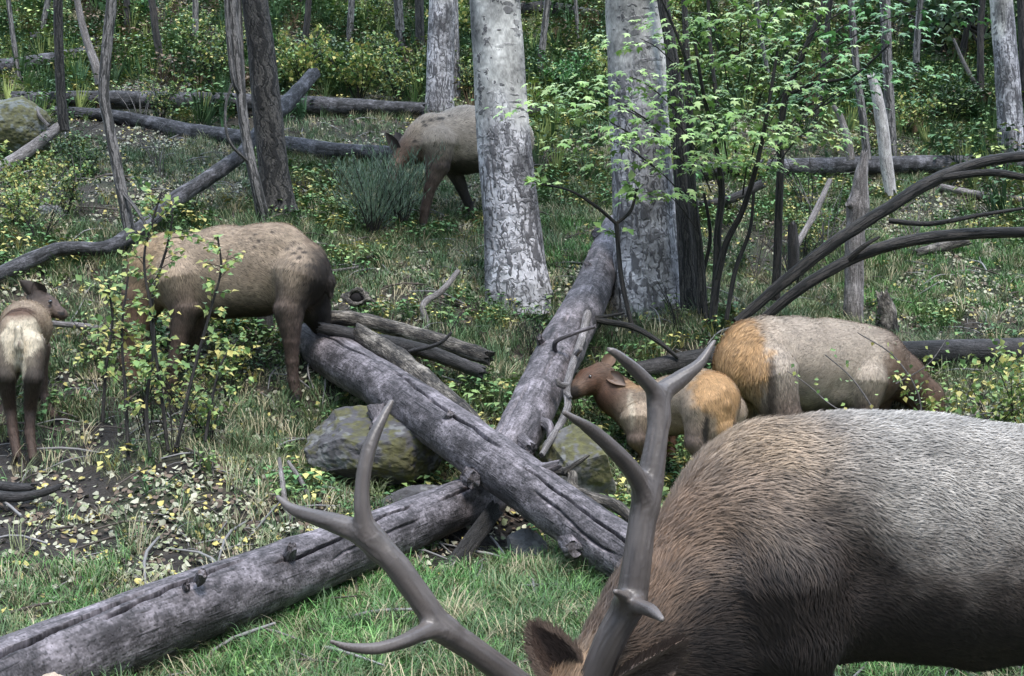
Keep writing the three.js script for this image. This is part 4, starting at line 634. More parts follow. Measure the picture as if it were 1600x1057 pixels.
// calf at the left edge, seen from behind, looking right
elk('elk_calf', 'elk calf at the left edge seen from behind, pale rump, looking right', {
  seed: 7, size: 0.8, heading: PI * 0.42, cell: 0.011, fur: 26000, furLen: () => 0.024, furWid: 0.004, calm: 0.7,
  chains: [
    { j: [[48, 508, 9.0, 31], [40, 512, 8.65, 37], [30, 520, 8.2, 34]], color: C.tan, k: 0.1, sz: 1.15 },
    { j: [[30, 545, 8.15, 25], [30, 560, 8.15, 20]], color: C.cream, k: 0.06 },
    { j: [[52, 498, 9.05, 22], [58, 482, 9.15, 16], [60, 470, 9.2, 14]], color: C.dark, k: 0.06, flow: -1 },
    { j: [[60, 469, 9.2, 16], [76, 479, 9.15, 13], [97, 492, 9.05, 8]], color: [C.dark, C.leg], k: 0.04, flow: -1 },
    { j: [[12, 540, 8.12, 22], [8, 585, 8.05, 14], [15, 635, 8.18, 8.5], [20, 672, 8.15, 7], [26, 706, 8.1, 6.5]], color: [C.leg, C.dark, C.leg, C.leg], k: 0.05, leg: 1, toe: PI * 0.5 },
    { j: [[48, 540, 8.12, 22], [51, 588, 8.05, 14], [47, 635, 8.18, 8.5], [46, 672, 8.15, 7], [51, 706, 8.1, 6.5]], color: [C.leg, C.dark, C.leg, C.leg], k: 0.05, leg: 1, toe: PI * 0.45 },
    { j: [[58, 545, 8.95, 20], [61, 585, 8.95, 12], [67, 630, 8.95, 7], [77, 660, 8.85, 5.5], [84, 680, 8.8, 5.5]], color: [C.leg, C.leg], k: 0.04, leg: 1, toe: PI * 0.35 },
    { j: [[26, 550, 8.85, 20], [16, 590, 8.85, 12], [8, 640, 8.8, 8], [5, 668, 8.75, 6.5], [2, 688, 8.7, 6.5]], color: [C.leg, C.leg], k: 0.04, leg: 1, toe: PI * 0.5 },
    { j: [[28, 515, 8.0, 6], [29, 540, 7.98, 5], [30, 558, 8.0, 3]], color: C.cream, k: 0.03 },
  ],
  blobs: [[28, 530, 8.02, 34, C.cream, 0.14, [0.82, 1.05, 2]], [28, 575, 8.0, 20, C.cream, 0.2, [0.55, 1.2, 2]], [30, 485, 8.2, 16, C.red, 0.4, [2, 0.6, 3], 0.85], [62, 565, 8.3, 12, C.cream, 0.4, [0.6, 2, 3], 0.7], [29, 538, 7.96, 4, C.leg, 0.4, [0.7, 1.5, 2], 0.8], [98, 490, 9.0, 7, C.black, 0.3]],
  ears: [{ a: [52, 466, 9.15, 1], b: [30, 438, 9.1, 1], w: 0.055, face: [0.2, 0, -1], color: C.dark }, { a: [64, 462, 9.2, 1], b: [52, 440, 9.15, 1], w: 0.055, face: [0.4, 0, 1], color: C.dark }],
  eyes: [[78, 472, 9.05, 0.015]],
});
// young elk in the middle
elk('elk_calf', 'young reddish elk facing left beside the mossy boulder, orange rump', {
  seed: 8, size: 0.85, dents: [[1070, 655, 8.45, 20, 0.03], [1030, 660, 8.6, 14, 0.02], [1085, 610, 8.25, 16, 0.01]], heading: PI * 0.78, cell: 0.011, fur: 40000, furLen: () => 0.024, furWid: 0.004, calm: 0.7,
  chains: [
    { j: [[1005, 646, 8.95, 38], [1050, 634, 8.75, 41], [1090, 626, 8.5, 44], [1112, 626, 8.35, 45]], color: C.tan, k: 0.1, sz: 1.15 },
    { j: [[1110, 640, 8.3, 40], [1126, 668, 8.24, 24]], color: C.tan, k: 0.08 },
    { j: [[992, 640, 9.0, 34], [962, 618, 9.1, 28], [942, 598, 9.15, 23]], color: [C.neck, C.red, C.neck], k: 0.07, flow: -1 },
    { j: [[938, 590, 9.12, 23], [918, 597, 9.08, 18], [900, 609, 9.0, 12], [893, 614, 8.98, 10]], color: [C.neck, C.red, C.neck, C.dark], k: 0.04, flow: -1 },
    { j: [[1000, 660, 8.75, 32], [998, 695, 8.7, 18], [1008, 730, 8.7, 9.5], [1006, 770, 8.7, 7.5], [1004, 792, 8.7, 7]], color: [C.tan, C.shank, C.leg], k: 0.05, leg: 1 },
    { j: [[1030, 665, 9.15, 28], [1042, 700, 9.15, 15], [1046, 740, 9.1, 10], [1045, 770, 9.1, 8], [1044, 785, 9.1, 7]], color: [C.red, C.red], k: 0.05, leg: 1 },
    { j: [[1100, 645, 8.28, 33], [1090, 690, 8.24, 20], [1112, 735, 8.2, 11], [1106, 775, 8.2, 8], [1103, 800, 8.2, 7.5]], color: [C.tan, C.shank, C.shank], k: 0.06, leg: 1 },
    { j: [[1135, 645, 8.5, 32], [1132, 690, 8.52, 20], [1150, 735, 8.5, 11], [1146, 775, 8.5, 8], [1142, 800, 8.5, 7.5]], color: [C.tan, C.leg], k: 0.06, leg: 1 },
    { j: [[1130, 612, 8.19, 7], [1134, 632, 8.17, 6], [1133, 650, 8.18, 4]], color: C.rump, k: 0.03 },
  ],
  blobs: [[1122, 610, 8.2, 42, C.rump, 0.22, [0.95, 1.0, 1.6]], [1132, 655, 8.2, 24, C.rump, 0.25, [0.75, 1.6, 1.6]], [1000, 600, 8.9, 20, C.rump, 0.4, [1.6, 0.5, 2], 0.6], [1104, 672, 8.12, 12, C.black, 0.3, [0.5, 2.4, 1.6], 0.9], [1152, 668, 8.15, 12, C.black, 0.25, [0.5, 2.0, 1.2], 0.9], [985, 640, 8.8, 16, C.cream, 0.4, [0.35, 2, 3], 0.5], [896, 612, 8.95, 9, C.black, 0.4, [1, 1, 1], 0.8], [1050, 690, 8.7, 14, C.leg, 0.5, [2.6, 1, 2], 0.8]],
  ears: [{ a: [952, 588, 9.05, 1], b: [978, 603, 8.95, 1], w: 0.05, face: [-0.3, 0.6, 1], color: C.neck, inner: C.shank }, { a: [942, 576, 9.3, 1], b: [958, 556, 9.4, 1], w: 0.05, face: [0, 0.3, 1], color: C.neck }],
  eyes: [[922, 589, 9.0, 0.014]],
});
// cow at the right
elk('elk_cow', 'tan cow elk facing away to the right behind the bull, fluffy orange rump', {
  seed: 9, size: 1, dents: [[1250, 600, 9.2, 28, 0.035], [1240, 540, 9.25, 26, 0.015], [1318, 610, 9.5, 20, 0.03], [1360, 540, 9.8, 16, 0.02]], heading: PI * -0.11 + PI * 0.28, cell: 0.014, fur: 55000, furLen: p => (800 + p.x / -p.z * F < 1200 ? 0.045 : 0.026), furWid: 0.0045, calm: 0.85,
  chains: [
    { j: [[1355, 574, 10.0, 62], [1300, 572, 9.85, 66], [1240, 566, 9.6, 65], [1192, 565, 9.4, 61], [1168, 568, 9.3, 55]], color: C.buff, k: 0.12, sz: 1.2 },
    { j: [[1330, 588, 9.95, 56], [1260, 590, 9.7, 58]], color: C.buff, k: 0.1, sz: 1.2 },
    { j: [[1350, 528, 10.0, 18], [1290, 522, 9.85, 17], [1200, 522, 9.42, 20], [1165, 528, 9.28, 24]], color: [C.buff, C.buff, C.buff, C.rump], k: 0.08 },
    { j: [[1370, 560, 10.1, 44], [1410, 590, 10.2, 33], [1446, 622, 10.25, 25], [1462, 680, 10.25, 20]], color: [C.neck, C.neck], k: 0.08, flow: -1 },
    { j: [[1462, 685, 10.25, 19], [1470, 712, 10.2, 14], [1478, 742, 10.15, 9]], color: C.neck, k: 0.04, flow: -1 },
    { j: [[1345, 600, 9.75, 42], [1348, 650, 9.7, 22], [1344, 700, 9.7, 12], [1344, 735, 9.7, 9], [1345, 755, 9.7, 9]], color: [C.buff, C.shank, C.leg], k: 0.06, leg: 1 },
    { j: [[1360, 600, 10.2, 36], [1372, 650, 10.25, 20], [1370, 700, 10.25, 11], [1372, 735, 10.25, 9], [1372, 755, 10.25, 9]], color: [C.neck, C.leg], k: 0.06, leg: 1 },
    { j: [[1205, 590, 9.2, 48], [1222, 645, 9.15, 30], [1200, 695, 9.1, 13], [1206, 735, 9.1, 10], [1208, 760, 9.1, 9]], color: [C.buff, C.shank, C.shank], k: 0.07, leg: 1 },
    { j: [[1165, 590, 9.5, 42], [1160, 645, 9.55, 27], [1148, 695, 9.55, 13], [1152, 735, 9.55, 10], [1155, 760, 9.55, 9]], color: [C.rump, C.shank], k: 0.07, leg: 1 },
    { j: [[1160, 555, 9.2, 7], [1152, 580, 9.12, 6], [1150, 600, 9.14, 4]], color: C.mane, k: 0.03 },
  ],
  blobs: [[1155, 560, 9.2, 50, C.rump, 0.18, [0.92, 1.2, 2]], [1160, 630, 9.3, 34, C.mane, 0.25, [0.7, 1.4, 2], 0.8], [1206, 610, 9.0, 16, C.dark, 0.4, [0.45, 3.4, 1.6], 0.75], [1290, 650, 9.6, 24, C.belly, 0.5, [3, 1, 3], 0.8], [1390, 590, 10.0, 34, C.neck, 0.4, [0.9, 1.6, 3], 0.9]],
  ears: [{ a: [1445, 670, 10.1, 1], b: [1428, 655, 10.05, 1], w: 0.05, face: [0, 0, 1], color: C.neck }, { a: [1458, 668, 10.35, 1], b: [1476, 655, 10.4, 1], w: 0.05, face: [0, 0, 1], color: C.neck }],
  eyes: [[1448, 700, 10.08, 0.016]],
});
// the bull
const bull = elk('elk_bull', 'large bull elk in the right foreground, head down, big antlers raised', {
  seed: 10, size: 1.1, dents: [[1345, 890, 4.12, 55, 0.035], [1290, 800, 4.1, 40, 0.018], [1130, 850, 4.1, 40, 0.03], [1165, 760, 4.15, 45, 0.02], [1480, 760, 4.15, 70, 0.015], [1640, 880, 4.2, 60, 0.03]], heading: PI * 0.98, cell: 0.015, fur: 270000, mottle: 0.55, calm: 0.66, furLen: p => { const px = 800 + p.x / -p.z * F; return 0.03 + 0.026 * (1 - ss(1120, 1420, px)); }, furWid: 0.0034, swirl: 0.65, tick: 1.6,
  chains: [
    { j: [[1215, 800, 4.38, 143], [1330, 818, 4.42, 160], [1450, 838, 4.46, 178], [1600, 850, 4.5, 168], [1740, 838, 4.55, 158], [1830, 840, 4.58, 140]], color: [C.shoulder, C.bull, C.bull, C.bull, C.bull], k: 0.14, sz: 1.3 },
    { j: [[1190, 870, 4.36, 140], [1260, 905, 4.4, 118], [1420, 890, 4.45, 120]], color: [C.bullneck, C.shoulder, C.bull], k: 0.12, sz: 1.25 },
    { j: [[985, 1022, 4.16, 76], [1035, 985, 4.22, 94], [1095, 925, 4.3, 112], [1180, 845, 4.36, 132]], color: [C.bullneck, C.bullneck, C.bullneck], k: 0.1, sz: 1.15 },
    { j: [[1020, 1060, 4.2, 80], [1110, 1000, 4.3, 100], [1190, 930, 4.36, 110]], color: [C.dark, C.dark], k: 0.1, sz: 1.15 },
    { j: [[845, 1245, 3.92, 30], [872, 1170, 3.98, 44], [905, 1095, 4.05, 58], [935, 1062, 4.1, 58]], color: [C.neck, C.bullneck, C.bullneck], k: 0.06 },
    { j: [[1225, 900, 4.22, 105], [1235, 985, 4.2, 78], [1252, 1070, 4.18, 44], [1258, 1180, 4.18, 26], [1250, 1270, 4.18, 18], [1240, 1330, 4.18, 18]], color: [C.shoulder, C.neck, C.belly, C.belly], k: 0.1, leg: 1 },
    { j: [[1190, 910, 4.62, 95], [1180, 1000, 4.66, 62], [1150, 1090, 4.66, 38], [1130, 1190, 4.66, 24], [1120, 1270, 4.66, 17], [1105, 1320, 4.66, 17]], color: [C.neck, C.belly, C.belly], k: 0.08, leg: 1 },
    { j: [[1820, 860, 4.36, 120], [1790, 980, 4.3, 80], [1850, 1110, 4.3, 34], [1840, 1230, 4.3, 22], [1825, 1320, 4.3, 20]], color: [C.bull, C.shank, C.leg], k: 0.1, leg: 1 },
    { j: [[1830, 860, 4.78, 110], [1850, 980, 4.82, 72], [1920, 1110, 4.82, 32], [1905, 1230, 4.82, 22], [1895, 1310, 4.82, 19]], color: [C.bull, C.leg], k: 0.1, leg: 1 },
    { j: [[1480, 985, 4.46, 40], [1520, 1000, 4.46, 34], [1580, 985, 4.46, 36]], color: C.black, k: 0.08 },
    { j: [[1950, 760, 4.58, 20], [1975, 800, 4.58, 16], [1980, 840, 4.58, 9]], color: C.rump, k: 0.05 },
  ],
  blobs: [[1500, 1020, 4.2, 170, C.shank, 0.6, [3.2, 0.95, 2.2], 0.75], [1480, 1030, 4.2, 150, C.belly, 0.45, [3.4, 0.75, 2.2], 0.95], [1290, 1000, 4.15, 165, C.belly, 0.5, [1.1, 0.9, 2.2], 0.97], [1170, 1050, 4.15, 165, C.belly, 0.5, [1.0, 1, 2.2], 0.95], [1305, 880, 4.1, 110, C.dark, 0.7, [0.8, 1.0, 2], 0.8], [1190, 900, 4.05, 90, C.dark, 0.8, [1, 1.1, 2], 0.6], [1600, 930, 4.2, 70, C.dark, 0.8, [1, 1.1, 2], 0.5], [1180, 690, 4.35, 60, C.mane, 0.6, [1.6, 0.7, 2], 0.5], [1930, 800, 4.58, 90, C.rump, 0.2], [915, 1050, 4.0, 50, C.mane, 0.6, [1, 1, 1], 0.3]],  // dark belly coat plus painted shade on lower flank, chest and neck
  ears: [{ a: [888, 1048, 4.05, 1], b: [832, 978, 4.0, 1], w: 0.075, face: [0.25, -0.3, 1], color: C.shank, inner: C.leg, hairs: 2600 }, { a: [965, 1062, 4.0, 1], b: [1066, 1002, 3.92, 1], w: 0.07, face: [0.1, -0.5, 0.9], color: C.shank, inner: C.shank, hairs: 2600 }],
  eyes: [[862, 1125, 3.9, 0.022]],
});
{ // antlers: a beam with its tines, each antler one piece
  const mat = vmat({ roughness: 0.42 });
  const ant = list => { // bones joined by a smooth minimum
    const bs = []; list.forEach((js, li) => { const c = new THREE.CatmullRomCurve3(js.map(J)), r = js.map(Jr), n = js.length * 4, at = t => { const f = t * (r.length - 1), i = Math.min(r.length - 2, Math.floor(f)); return lerp(r[i], r[i + 1], f - i); }; for (let i = 0; i < n; i++) bs.push({ a: c.getPoint(i / n), b: c.getPoint((i + 1) / n), ra: at(i / n) * 0.9, rb: at((i + 1) / n) * 0.9, h: li }); });
    for (const q of bs) { q.u = q.b.clone().sub(q.a); q.l2 = q.u.lengthSq(); }
    const f = (x, y, z) => { const D = list.map(() => 1e3); for (const q of bs) { const px = x - q.a.x, py = y - q.a.y, pz = z - q.a.z, t = clamp((px * q.u.x + py * q.u.y + pz * q.u.z) / q.l2), e = Math.hypot(px - q.u.x * t, py - q.u.y * t, pz - q.u.z * t) - lerp(q.ra, q.rb, t); if (e < D[q.h]) D[q.h] = e; } let d = D[0]; for (let i = 1; i < D.length; i++) { const k = 0.035, h = clamp(0.5 + 0.5 * (D[i] - d) / k); d = D[i] * (1 - h) + d * h - k * h * (1 - h); } return d; };
    const lo = [1e9, 1e9, 1e9], hi = [-1e9, -1e9, -1e9]; for (const q of bs) [q.a, q.b].forEach(p => [p.x, p.y, p.z].forEach((v, i) => { lo[i] = Math.min(lo[i], v - 0.09); hi[i] = Math.max(hi[i], v + 0.09); }));
    const { pos, idx } = surfaceNets(f, lo, hi, 0.006), nv = pos.length / 3, nor = new Float32Array(nv * 3), col = new Float32Array(nv * 3);
    let sl = 0; for (const q of bs) { q.s = sl; sl += Math.sqrt(q.l2); }
    const groove = (x, y, z) => { let best = 1e9, o = null; for (const q of bs) { const px = x - q.a.x, py = y - q.a.y, pz = z - q.a.z, t = clamp((px * q.u.x + py * q.u.y + pz * q.u.z) / q.l2), ex = px - q.u.x * t, ey = py - q.u.y * t, ez = pz - q.u.z * t, e = Math.hypot(ex, ey, ez) - lerp(q.ra, q.rb, t); if (e < best) { best = e; o = { n: fbm(ex * 130 + q.h * 9, ey * 130 + (q.s + t * Math.sqrt(q.l2)) * 9, ez * 130, 3), tip: lerp(q.ra, q.rb, t) }; } } return o; };
    for (let i = 0; i < nv; i++) {
      let x = pos[i * 3], y = pos[i * 3 + 1], z = pos[i * 3 + 2]; const gv = groove(x, y, z), e = 0.003, g = V(f(x + e, y, z) - f(x - e, y, z), f(x, y + e, z) - f(x, y - e, z), f(x, y, z + e) - f(x, y, z - e)).normalize(), d = f(x, y, z) + (gv.n - 0.5) * 0.006 + (fbm(x * 16, y * 10, z * 16, 2) - 0.5) * 0.0035;
      pos[i * 3] = x -= g.x * d; pos[i * 3 + 1] = y -= g.y * d; pos[i * 3 + 2] = z -= g.z * d; nor.set([g.x, g.y, g.z], i * 3);
      const tp = ss(0.02, 0.008, gv.tip) * 0.55, t = clamp(0.9 * gv.n + 0.7 * fbm(x * 11, y * 7, z * 11, 3) - 0.35) + tp; col.set([lerp(0.045, 0.14, t), lerp(0.037, 0.118, t), lerp(0.034, 0.106, t)], i * 3);
    }
    const A = V(0, 0, 0), B = V(0, 0, 0), Q = V(0, 0, 0), n = V(0, 0, 0); for (let t = 0; t < idx.length; t += 3) { A.fromArray(pos, idx[t] * 3); B.fromArray(pos, idx[t + 1] * 3).sub(A); Q.fromArray(pos, idx[t + 2] * 3).sub(A); n.fromArray(nor, idx[t] * 3); if (B.cross(Q).dot(n) < 0) { const k = idx[t + 1]; idx[t + 1] = idx[t + 2]; idx[t + 2] = k; } }
    const g = new THREE.BufferGeometry(); g.setAttribute('position', new THREE.Float32BufferAttribute(pos, 3)); g.setAttribute('color', new THREE.BufferAttribute(col, 3)); g.setIndex(idx); g.computeVertexNormals(); return g;
  };
  part(bull, 'antler', ant([
    [[915, 1105, 4.0, 30], [930, 1060, 3.97, 27], [958, 990, 3.94, 27], [985, 940, 3.92, 28], [995, 880, 3.92, 25], [1003, 820, 3.94, 24], [1015, 755, 3.97, 25], [1024, 700, 4.0, 20], [1030, 655, 4.03, 19], [1033, 618, 4.06, 19], [1060, 595, 4.1, 15], [1092, 570, 4.14, 10], [1116, 534, 4.18, 4]],
    [[1031, 655, 4.03, 13], [1024, 617, 4.03, 14], [1004, 590, 4.0, 13], [980, 567, 3.97, 10], [960, 551, 3.95, 7], [950, 546, 3.94, 3]],
    [[1012, 790, 3.95, 16], [992, 742, 3.9, 17], [955, 700, 3.82, 14], [918, 668, 3.75, 11], [882, 645, 3.68, 5]],
    [[985, 945, 3.92, 15], [1000, 948, 3.83, 13], [1020, 956, 3.74, 11], [1034, 968, 3.68, 6]],
    [[975, 945, 3.92, 14], [972, 932, 3.84, 9], [962, 925, 3.76, 5]],
  ]), mat);
  part(bull, 'antler', ant([
    [[868, 1110, 3.95, 30], [830, 1085, 3.85, 25], [785, 1050, 3.78, 23], [735, 1012, 3.72, 22], [690, 980, 3.68, 23], [650, 925, 3.66, 22], [612, 875, 3.66, 22], [572, 838, 3.68, 23], [535, 822, 3.7, 18], [490, 808, 3.73, 13], [455, 795, 3.76, 9], [434, 778, 3.79, 4]],
    [[590, 858, 3.67, 15], [568, 810, 3.66, 15], [566, 760, 3.67, 13], [576, 705, 3.7, 13], [592, 665, 3.74, 10], [612, 628, 3.78, 4]],
    [[700, 985, 3.68, 15], [665, 988, 3.62, 15], [630, 1003, 3.55, 12], [585, 1014, 3.5, 10], [545, 1012, 3.46, 8], [518, 1003, 3.43, 4]],
  ]), mat);
}

// ---------------------------------------------------------------- living shrubs and saplings
// maple clump right of the big aspen
{
  const b = onGround(1130, 505), o = thing('maple_sapling', 'many-stemmed green maple in front of the big furrowed aspen', 'tree', b), R = rng(77);
  const stems = [[[1112, 512, 10.6, 9], [1120, 430, 10.6, 9], [1122, 360, 10.6, 8], [1128, 300, 10.6, 7], [1120, 235, 10.5, 5], [1100, 150, 10.3, 4], [1085, 60, 10.2, 3]], [[1120, 440, 10.6, 8], [1135, 380, 10.5, 7], [1160, 330, 10.4, 6], [1182, 260, 10.3, 5], [1200, 170, 10.2, 4], [1215, 80, 10.2, 3]],
    [[1212, 470, 10.8, 10], [1215, 400, 10.8, 9], [1219, 280, 10.8, 8], [1226, 160, 10.8, 7], [1255, 85, 10.7, 6], [1285, 10, 10.6, 5], [1300, -60, 10.6, 4]], [[1135, 500, 10.5, 5], [1150, 420, 10.5, 5], [1172, 360, 10.5, 4], [1178, 300, 10.5, 3]], [[1228, 150, 10.8, 4], [1275, 130, 10.6, 4], [1330, 120, 10.5, 3], [1390, 70, 10.4, 2]], [[1105, 505, 10.6, 5], [1098, 440, 10.7, 4], [1110, 370, 10.7, 4], [1100, 300, 10.6, 3]], [[1090, 150, 10.3, 3], [1060, 60, 10.2, 3], [1030, -10, 10.1, 2]]];
  for (const s of stems) part(o, 'stem', jt(s.map(q => [q[0], q[1], q[2], q[3] * 0.75]), { seg: s.length * 7, rad: 9, rough: 0.08, ref: V(0.1, 0, 1) }), M.barkDark);
  const lv = new Leaves(), tw = [];
  const sprays = [[905, 135, 9.9], [870, 160, 9.8], [960, 165, 10.0], [985, 120, 10.1], [1000, 250, 10.0], [1040, 180, 10.1], [1060, 140, 10.3], [1100, 160, 10.1], [1150, 185, 10.0], [1080, 245, 10.1], [1190, 200, 10.1], [1235, 215, 10.3], [1270, 200, 10.4], [1130, 95, 10.2], [1250, 65, 10.4], [1320, 95, 10.4], [1345, 130, 10.4], [1200, 130, 10.2], [1035, 300, 10.2], [1110, 255, 10.2], [940, 215, 9.9], [1300, 45, 10.5], [1390, 50, 10.4], [1440, 15, 10.4], [1160, 30, 10.1], [1060, 30, 10.1], [1100, -15, 10.0], [1215, 10, 10.2], [1350, 5, 10.4], [1010, 205, 9.9], [1170, 250, 10.2], [1060, 210, 9.9], [1220, 170, 10.2], [1130, 215, 9.9], [1000, 60, 10.1], [1400, 110, 10.6], [1290, 150, 10.6], [1180, 90, 10.3], [1110, 45, 10.4], [1260, 110, 10.6]];
  for (const [x, y, d] of sprays) {
    const c = P(x, y, d), rad = 0.26 + 0.2 * R(), a0 = R() * 6.28; const st = P(lerp(x, 1150, 0.45), y + 55, lerp(d, 10.6, 0.6)); tw.push(tube([st, st.clone().lerp(c, 0.6).add(V(0, 0.04, 0)), c], [0.008, 0.005, 0.003], { seg: 6, rad: 4, rough: 0 }));
    const n0 = 38 + Math.floor(R() * 20);
    for (let k = 0; k < n0; k++) {
      const a = a0 + R() * 6.28, q = Math.sqrt(R()) * rad, p = c.clone().add(V(Math.cos(a) * q * 1.25, (R() - 0.5) * 0.11 - q * 0.12, Math.sin(a) * q)), dd = V(Math.cos(a) + (R() - 0.5), -0.25 - 0.3 * R(), Math.sin(a) + (R() - 0.5)).normalize(), n = V((R() - 0.5) * 0.6, 1, (R() - 0.5) * 0.6 + 0.35); n.addScaledVector(dd, -n.dot(dd)).normalize();
      const L = 0.05 + 0.05 * R(); lv.maple(p, dd, n, L, L * 0.95, jit(R, pick(R, x > 1270 ? PAL.green : PAL.fresh)));
    }
  }
  part(o, 'twigs', mergeGeometries(tw), M.barkDark).userData.kind = 'stuff'; part(o, 'foliage', lv.geo(), leafMat);
}
function sapling(name, label, group, js, o) { // one thin stem with side twigs and leaves
  const g = thing(name, label, 'sapling', J(js[0]), group), R = rng(o.seed), c = new THREE.CatmullRomCurve3(js.map(J)), lv = new Leaves(), tw = [];
  part(g, 'stem', jt(js, { seg: js.length * 8, rad: 6, rough: 0.05, ref: V(0.1, 0, 1) }), M.barkDark);
  for (const b of o.forks ?? []) part(g, 'branch', jt(b, { seg: b.length * 6, rad: 5, rough: 0.05, ref: V(0.1, 0.1, 1) }), M.barkDark);
  const curves = [[c, o.n]]; for (const b of o.forks ?? []) curves.push([new THREE.CatmullRomCurve3(b.map(J)), o.fn ?? 6]);
  for (const [cv, n] of curves) for (let k = 0; k < n; k++) {
    const t = (o.from ?? 0.2) + (1 - (o.from ?? 0.2)) * (k + R()) / n, p = cv.getPoint(Math.min(1, t)), d = rdir(R); d.y = Math.abs(d.y) * 0.6; d.normalize(); const e = p.clone().addScaledVector(d, o.len * (0.4 + 0.6 * R()));
    tw.push(tube([p, e], [0.003, 0.0015], { seg: 2, rad: 4, rough: 0 }));
    for (let l = 0; l < o.leaves; l++) { const q = p.clone().lerp(e, 0.3 + 0.7 * R()).add(rdir(R).multiplyScalar(0.02)), ld = rdir(R).multiplyScalar(0.9).add(d); ld.y -= 0.3; ld.normalize(); const nn = V((R() - 0.5) * 0.9, 1, (R() - 0.5) * 0.9 + 0.5); nn.addScaledVector(ld, -nn.dot(ld)).normalize(); const L = o.L * (0.7 + 0.6 * R()); lv[o.kind ?? 'oval'](q, ld, nn, L, L * 0.8, jit(R, pick(R, o.pal))); }
  }
  part(g, 'twigs', mergeGeometries(tw), M.barkDark).userData.kind = 'stuff'; part(g, 'foliage', lv.geo(), leafMat); return g;
}
sapling('young_aspen', 'thin black-stemmed sapling forking before the furrowed aspen', null, [[990, 520, 10.2, 4], [972, 440, 10.2, 4], [963, 350, 10.2, 4]], { seed: 3, n: 3, fn: 8, leaves: 5, len: 0.16, L: 0.07, pal: PAL.fresh, from: 0.8, forks: [[[963, 350, 10.2, 3], [930, 322, 10.0, 3], [890, 298, 9.9, 2], [840, 287, 9.8, 2]], [[963, 350, 10.2, 3], [985, 330, 10.2, 3], [995, 295, 10.2, 2]]] });
{
  const yl = [['slender yellow-leaved sapling before the chest of the big left cow', [[262, 705, 8.1, 3], [250, 600, 8.2, 3], [236, 480, 8.4, 2.5], [262, 380, 8.5, 2], [270, 335, 8.5, 1.5]]], ['tallest leafy sapling in front of the left cow’s shoulder, top against the curved log', [[235, 715, 7.95, 3], [228, 640, 8.1, 3], [240, 520, 8.2, 2.5], [225, 400, 8.3, 2], [252, 300, 8.4, 1.5]]],
    ['bushy sapling standing left of the big cow’s front legs', [[200, 720, 7.9, 3], [196, 620, 8.0, 3], [190, 520, 8.1, 2], [200, 430, 8.2, 1.5]]], ['leafy sapling over the belly of the big left cow', [[275, 700, 8.1, 3], [300, 590, 8.3, 3], [330, 480, 8.5, 2], [345, 420, 8.6, 2], [340, 370, 8.6, 1.5]]], ['short sapling with pale leaves between calf and big cow', [[160, 660, 8.4, 3], [165, 580, 8.5, 2.5], [175, 500, 8.6, 2], [168, 440, 8.6, 1.5]]], ['low twiggy sapling below the big left cow’s belly', [[320, 690, 8.2, 3], [330, 630, 8.3, 2.5], [345, 570, 8.4, 2], [370, 530, 8.5, 1.5]]]];
  yl.forEach(([label, js], i) => sapling('yellow_sapling', label, null, js, { seed: 20 + i, n: [26, 34, 26, 22, 22, 18][i], leaves: 6, len: 0.24, L: 0.05, pal: PAL.yellow, from: 0.25 }));
}
{ // low yellow brush round the left cow's legs
  const lb = [['low yellow bush at the left cow’s front hooves', 285, 650, 0.55, 81], ['low yellow bush left of the left cow’s front legs', 225, 640, 0.7, 82], ['yellow bush right of the calf’s head', 160, 590, 0.6, 83], ['low leafy bush under the left cow’s belly', 350, 625, 0.5, 84], ['yellowing bush on the bank below the left cow', 330, 700, 0.5, 86]];
  for (const [label, px, py, h, s] of lb) shrub('low_bush', label, 'shrub', null, onGround(px, py), shrubGeo(s, { h, w: 0.4, stems: 6, twigs: 7, leaves: 4, L: 0.045, pal: PAL.yellow, r: 0.005 }), 1, s);
}
{ // shrub at the right, before the dark log
  const rs = [['yellow-leaved shrub at the right edge behind the bull', 1590, 660, 1.05, 41], ['yellow-leaved shrub hiding the right cow’s head', 1490, 690, 1.0, 42], ['low leafy shrub in the corner between right cow and bull’s back', 1420, 720, 0.75, 43], ['taller yellow shrub beyond the right frame edge', 1660, 600, 1.2, 44]];
  for (const [label, px, py, h, s] of rs) { const p = P(px, py, 9.0); p.y = G(p.x, p.z); shrub('yellow_shrub', label, 'shrub', null, p, shrubGeo(s, { h, w: h * 0.6, stems: 12, twigs: 10, leaves: 6, L: 0.05, pal: PAL.yellow, r: 0.006 }), 1, s); }
}
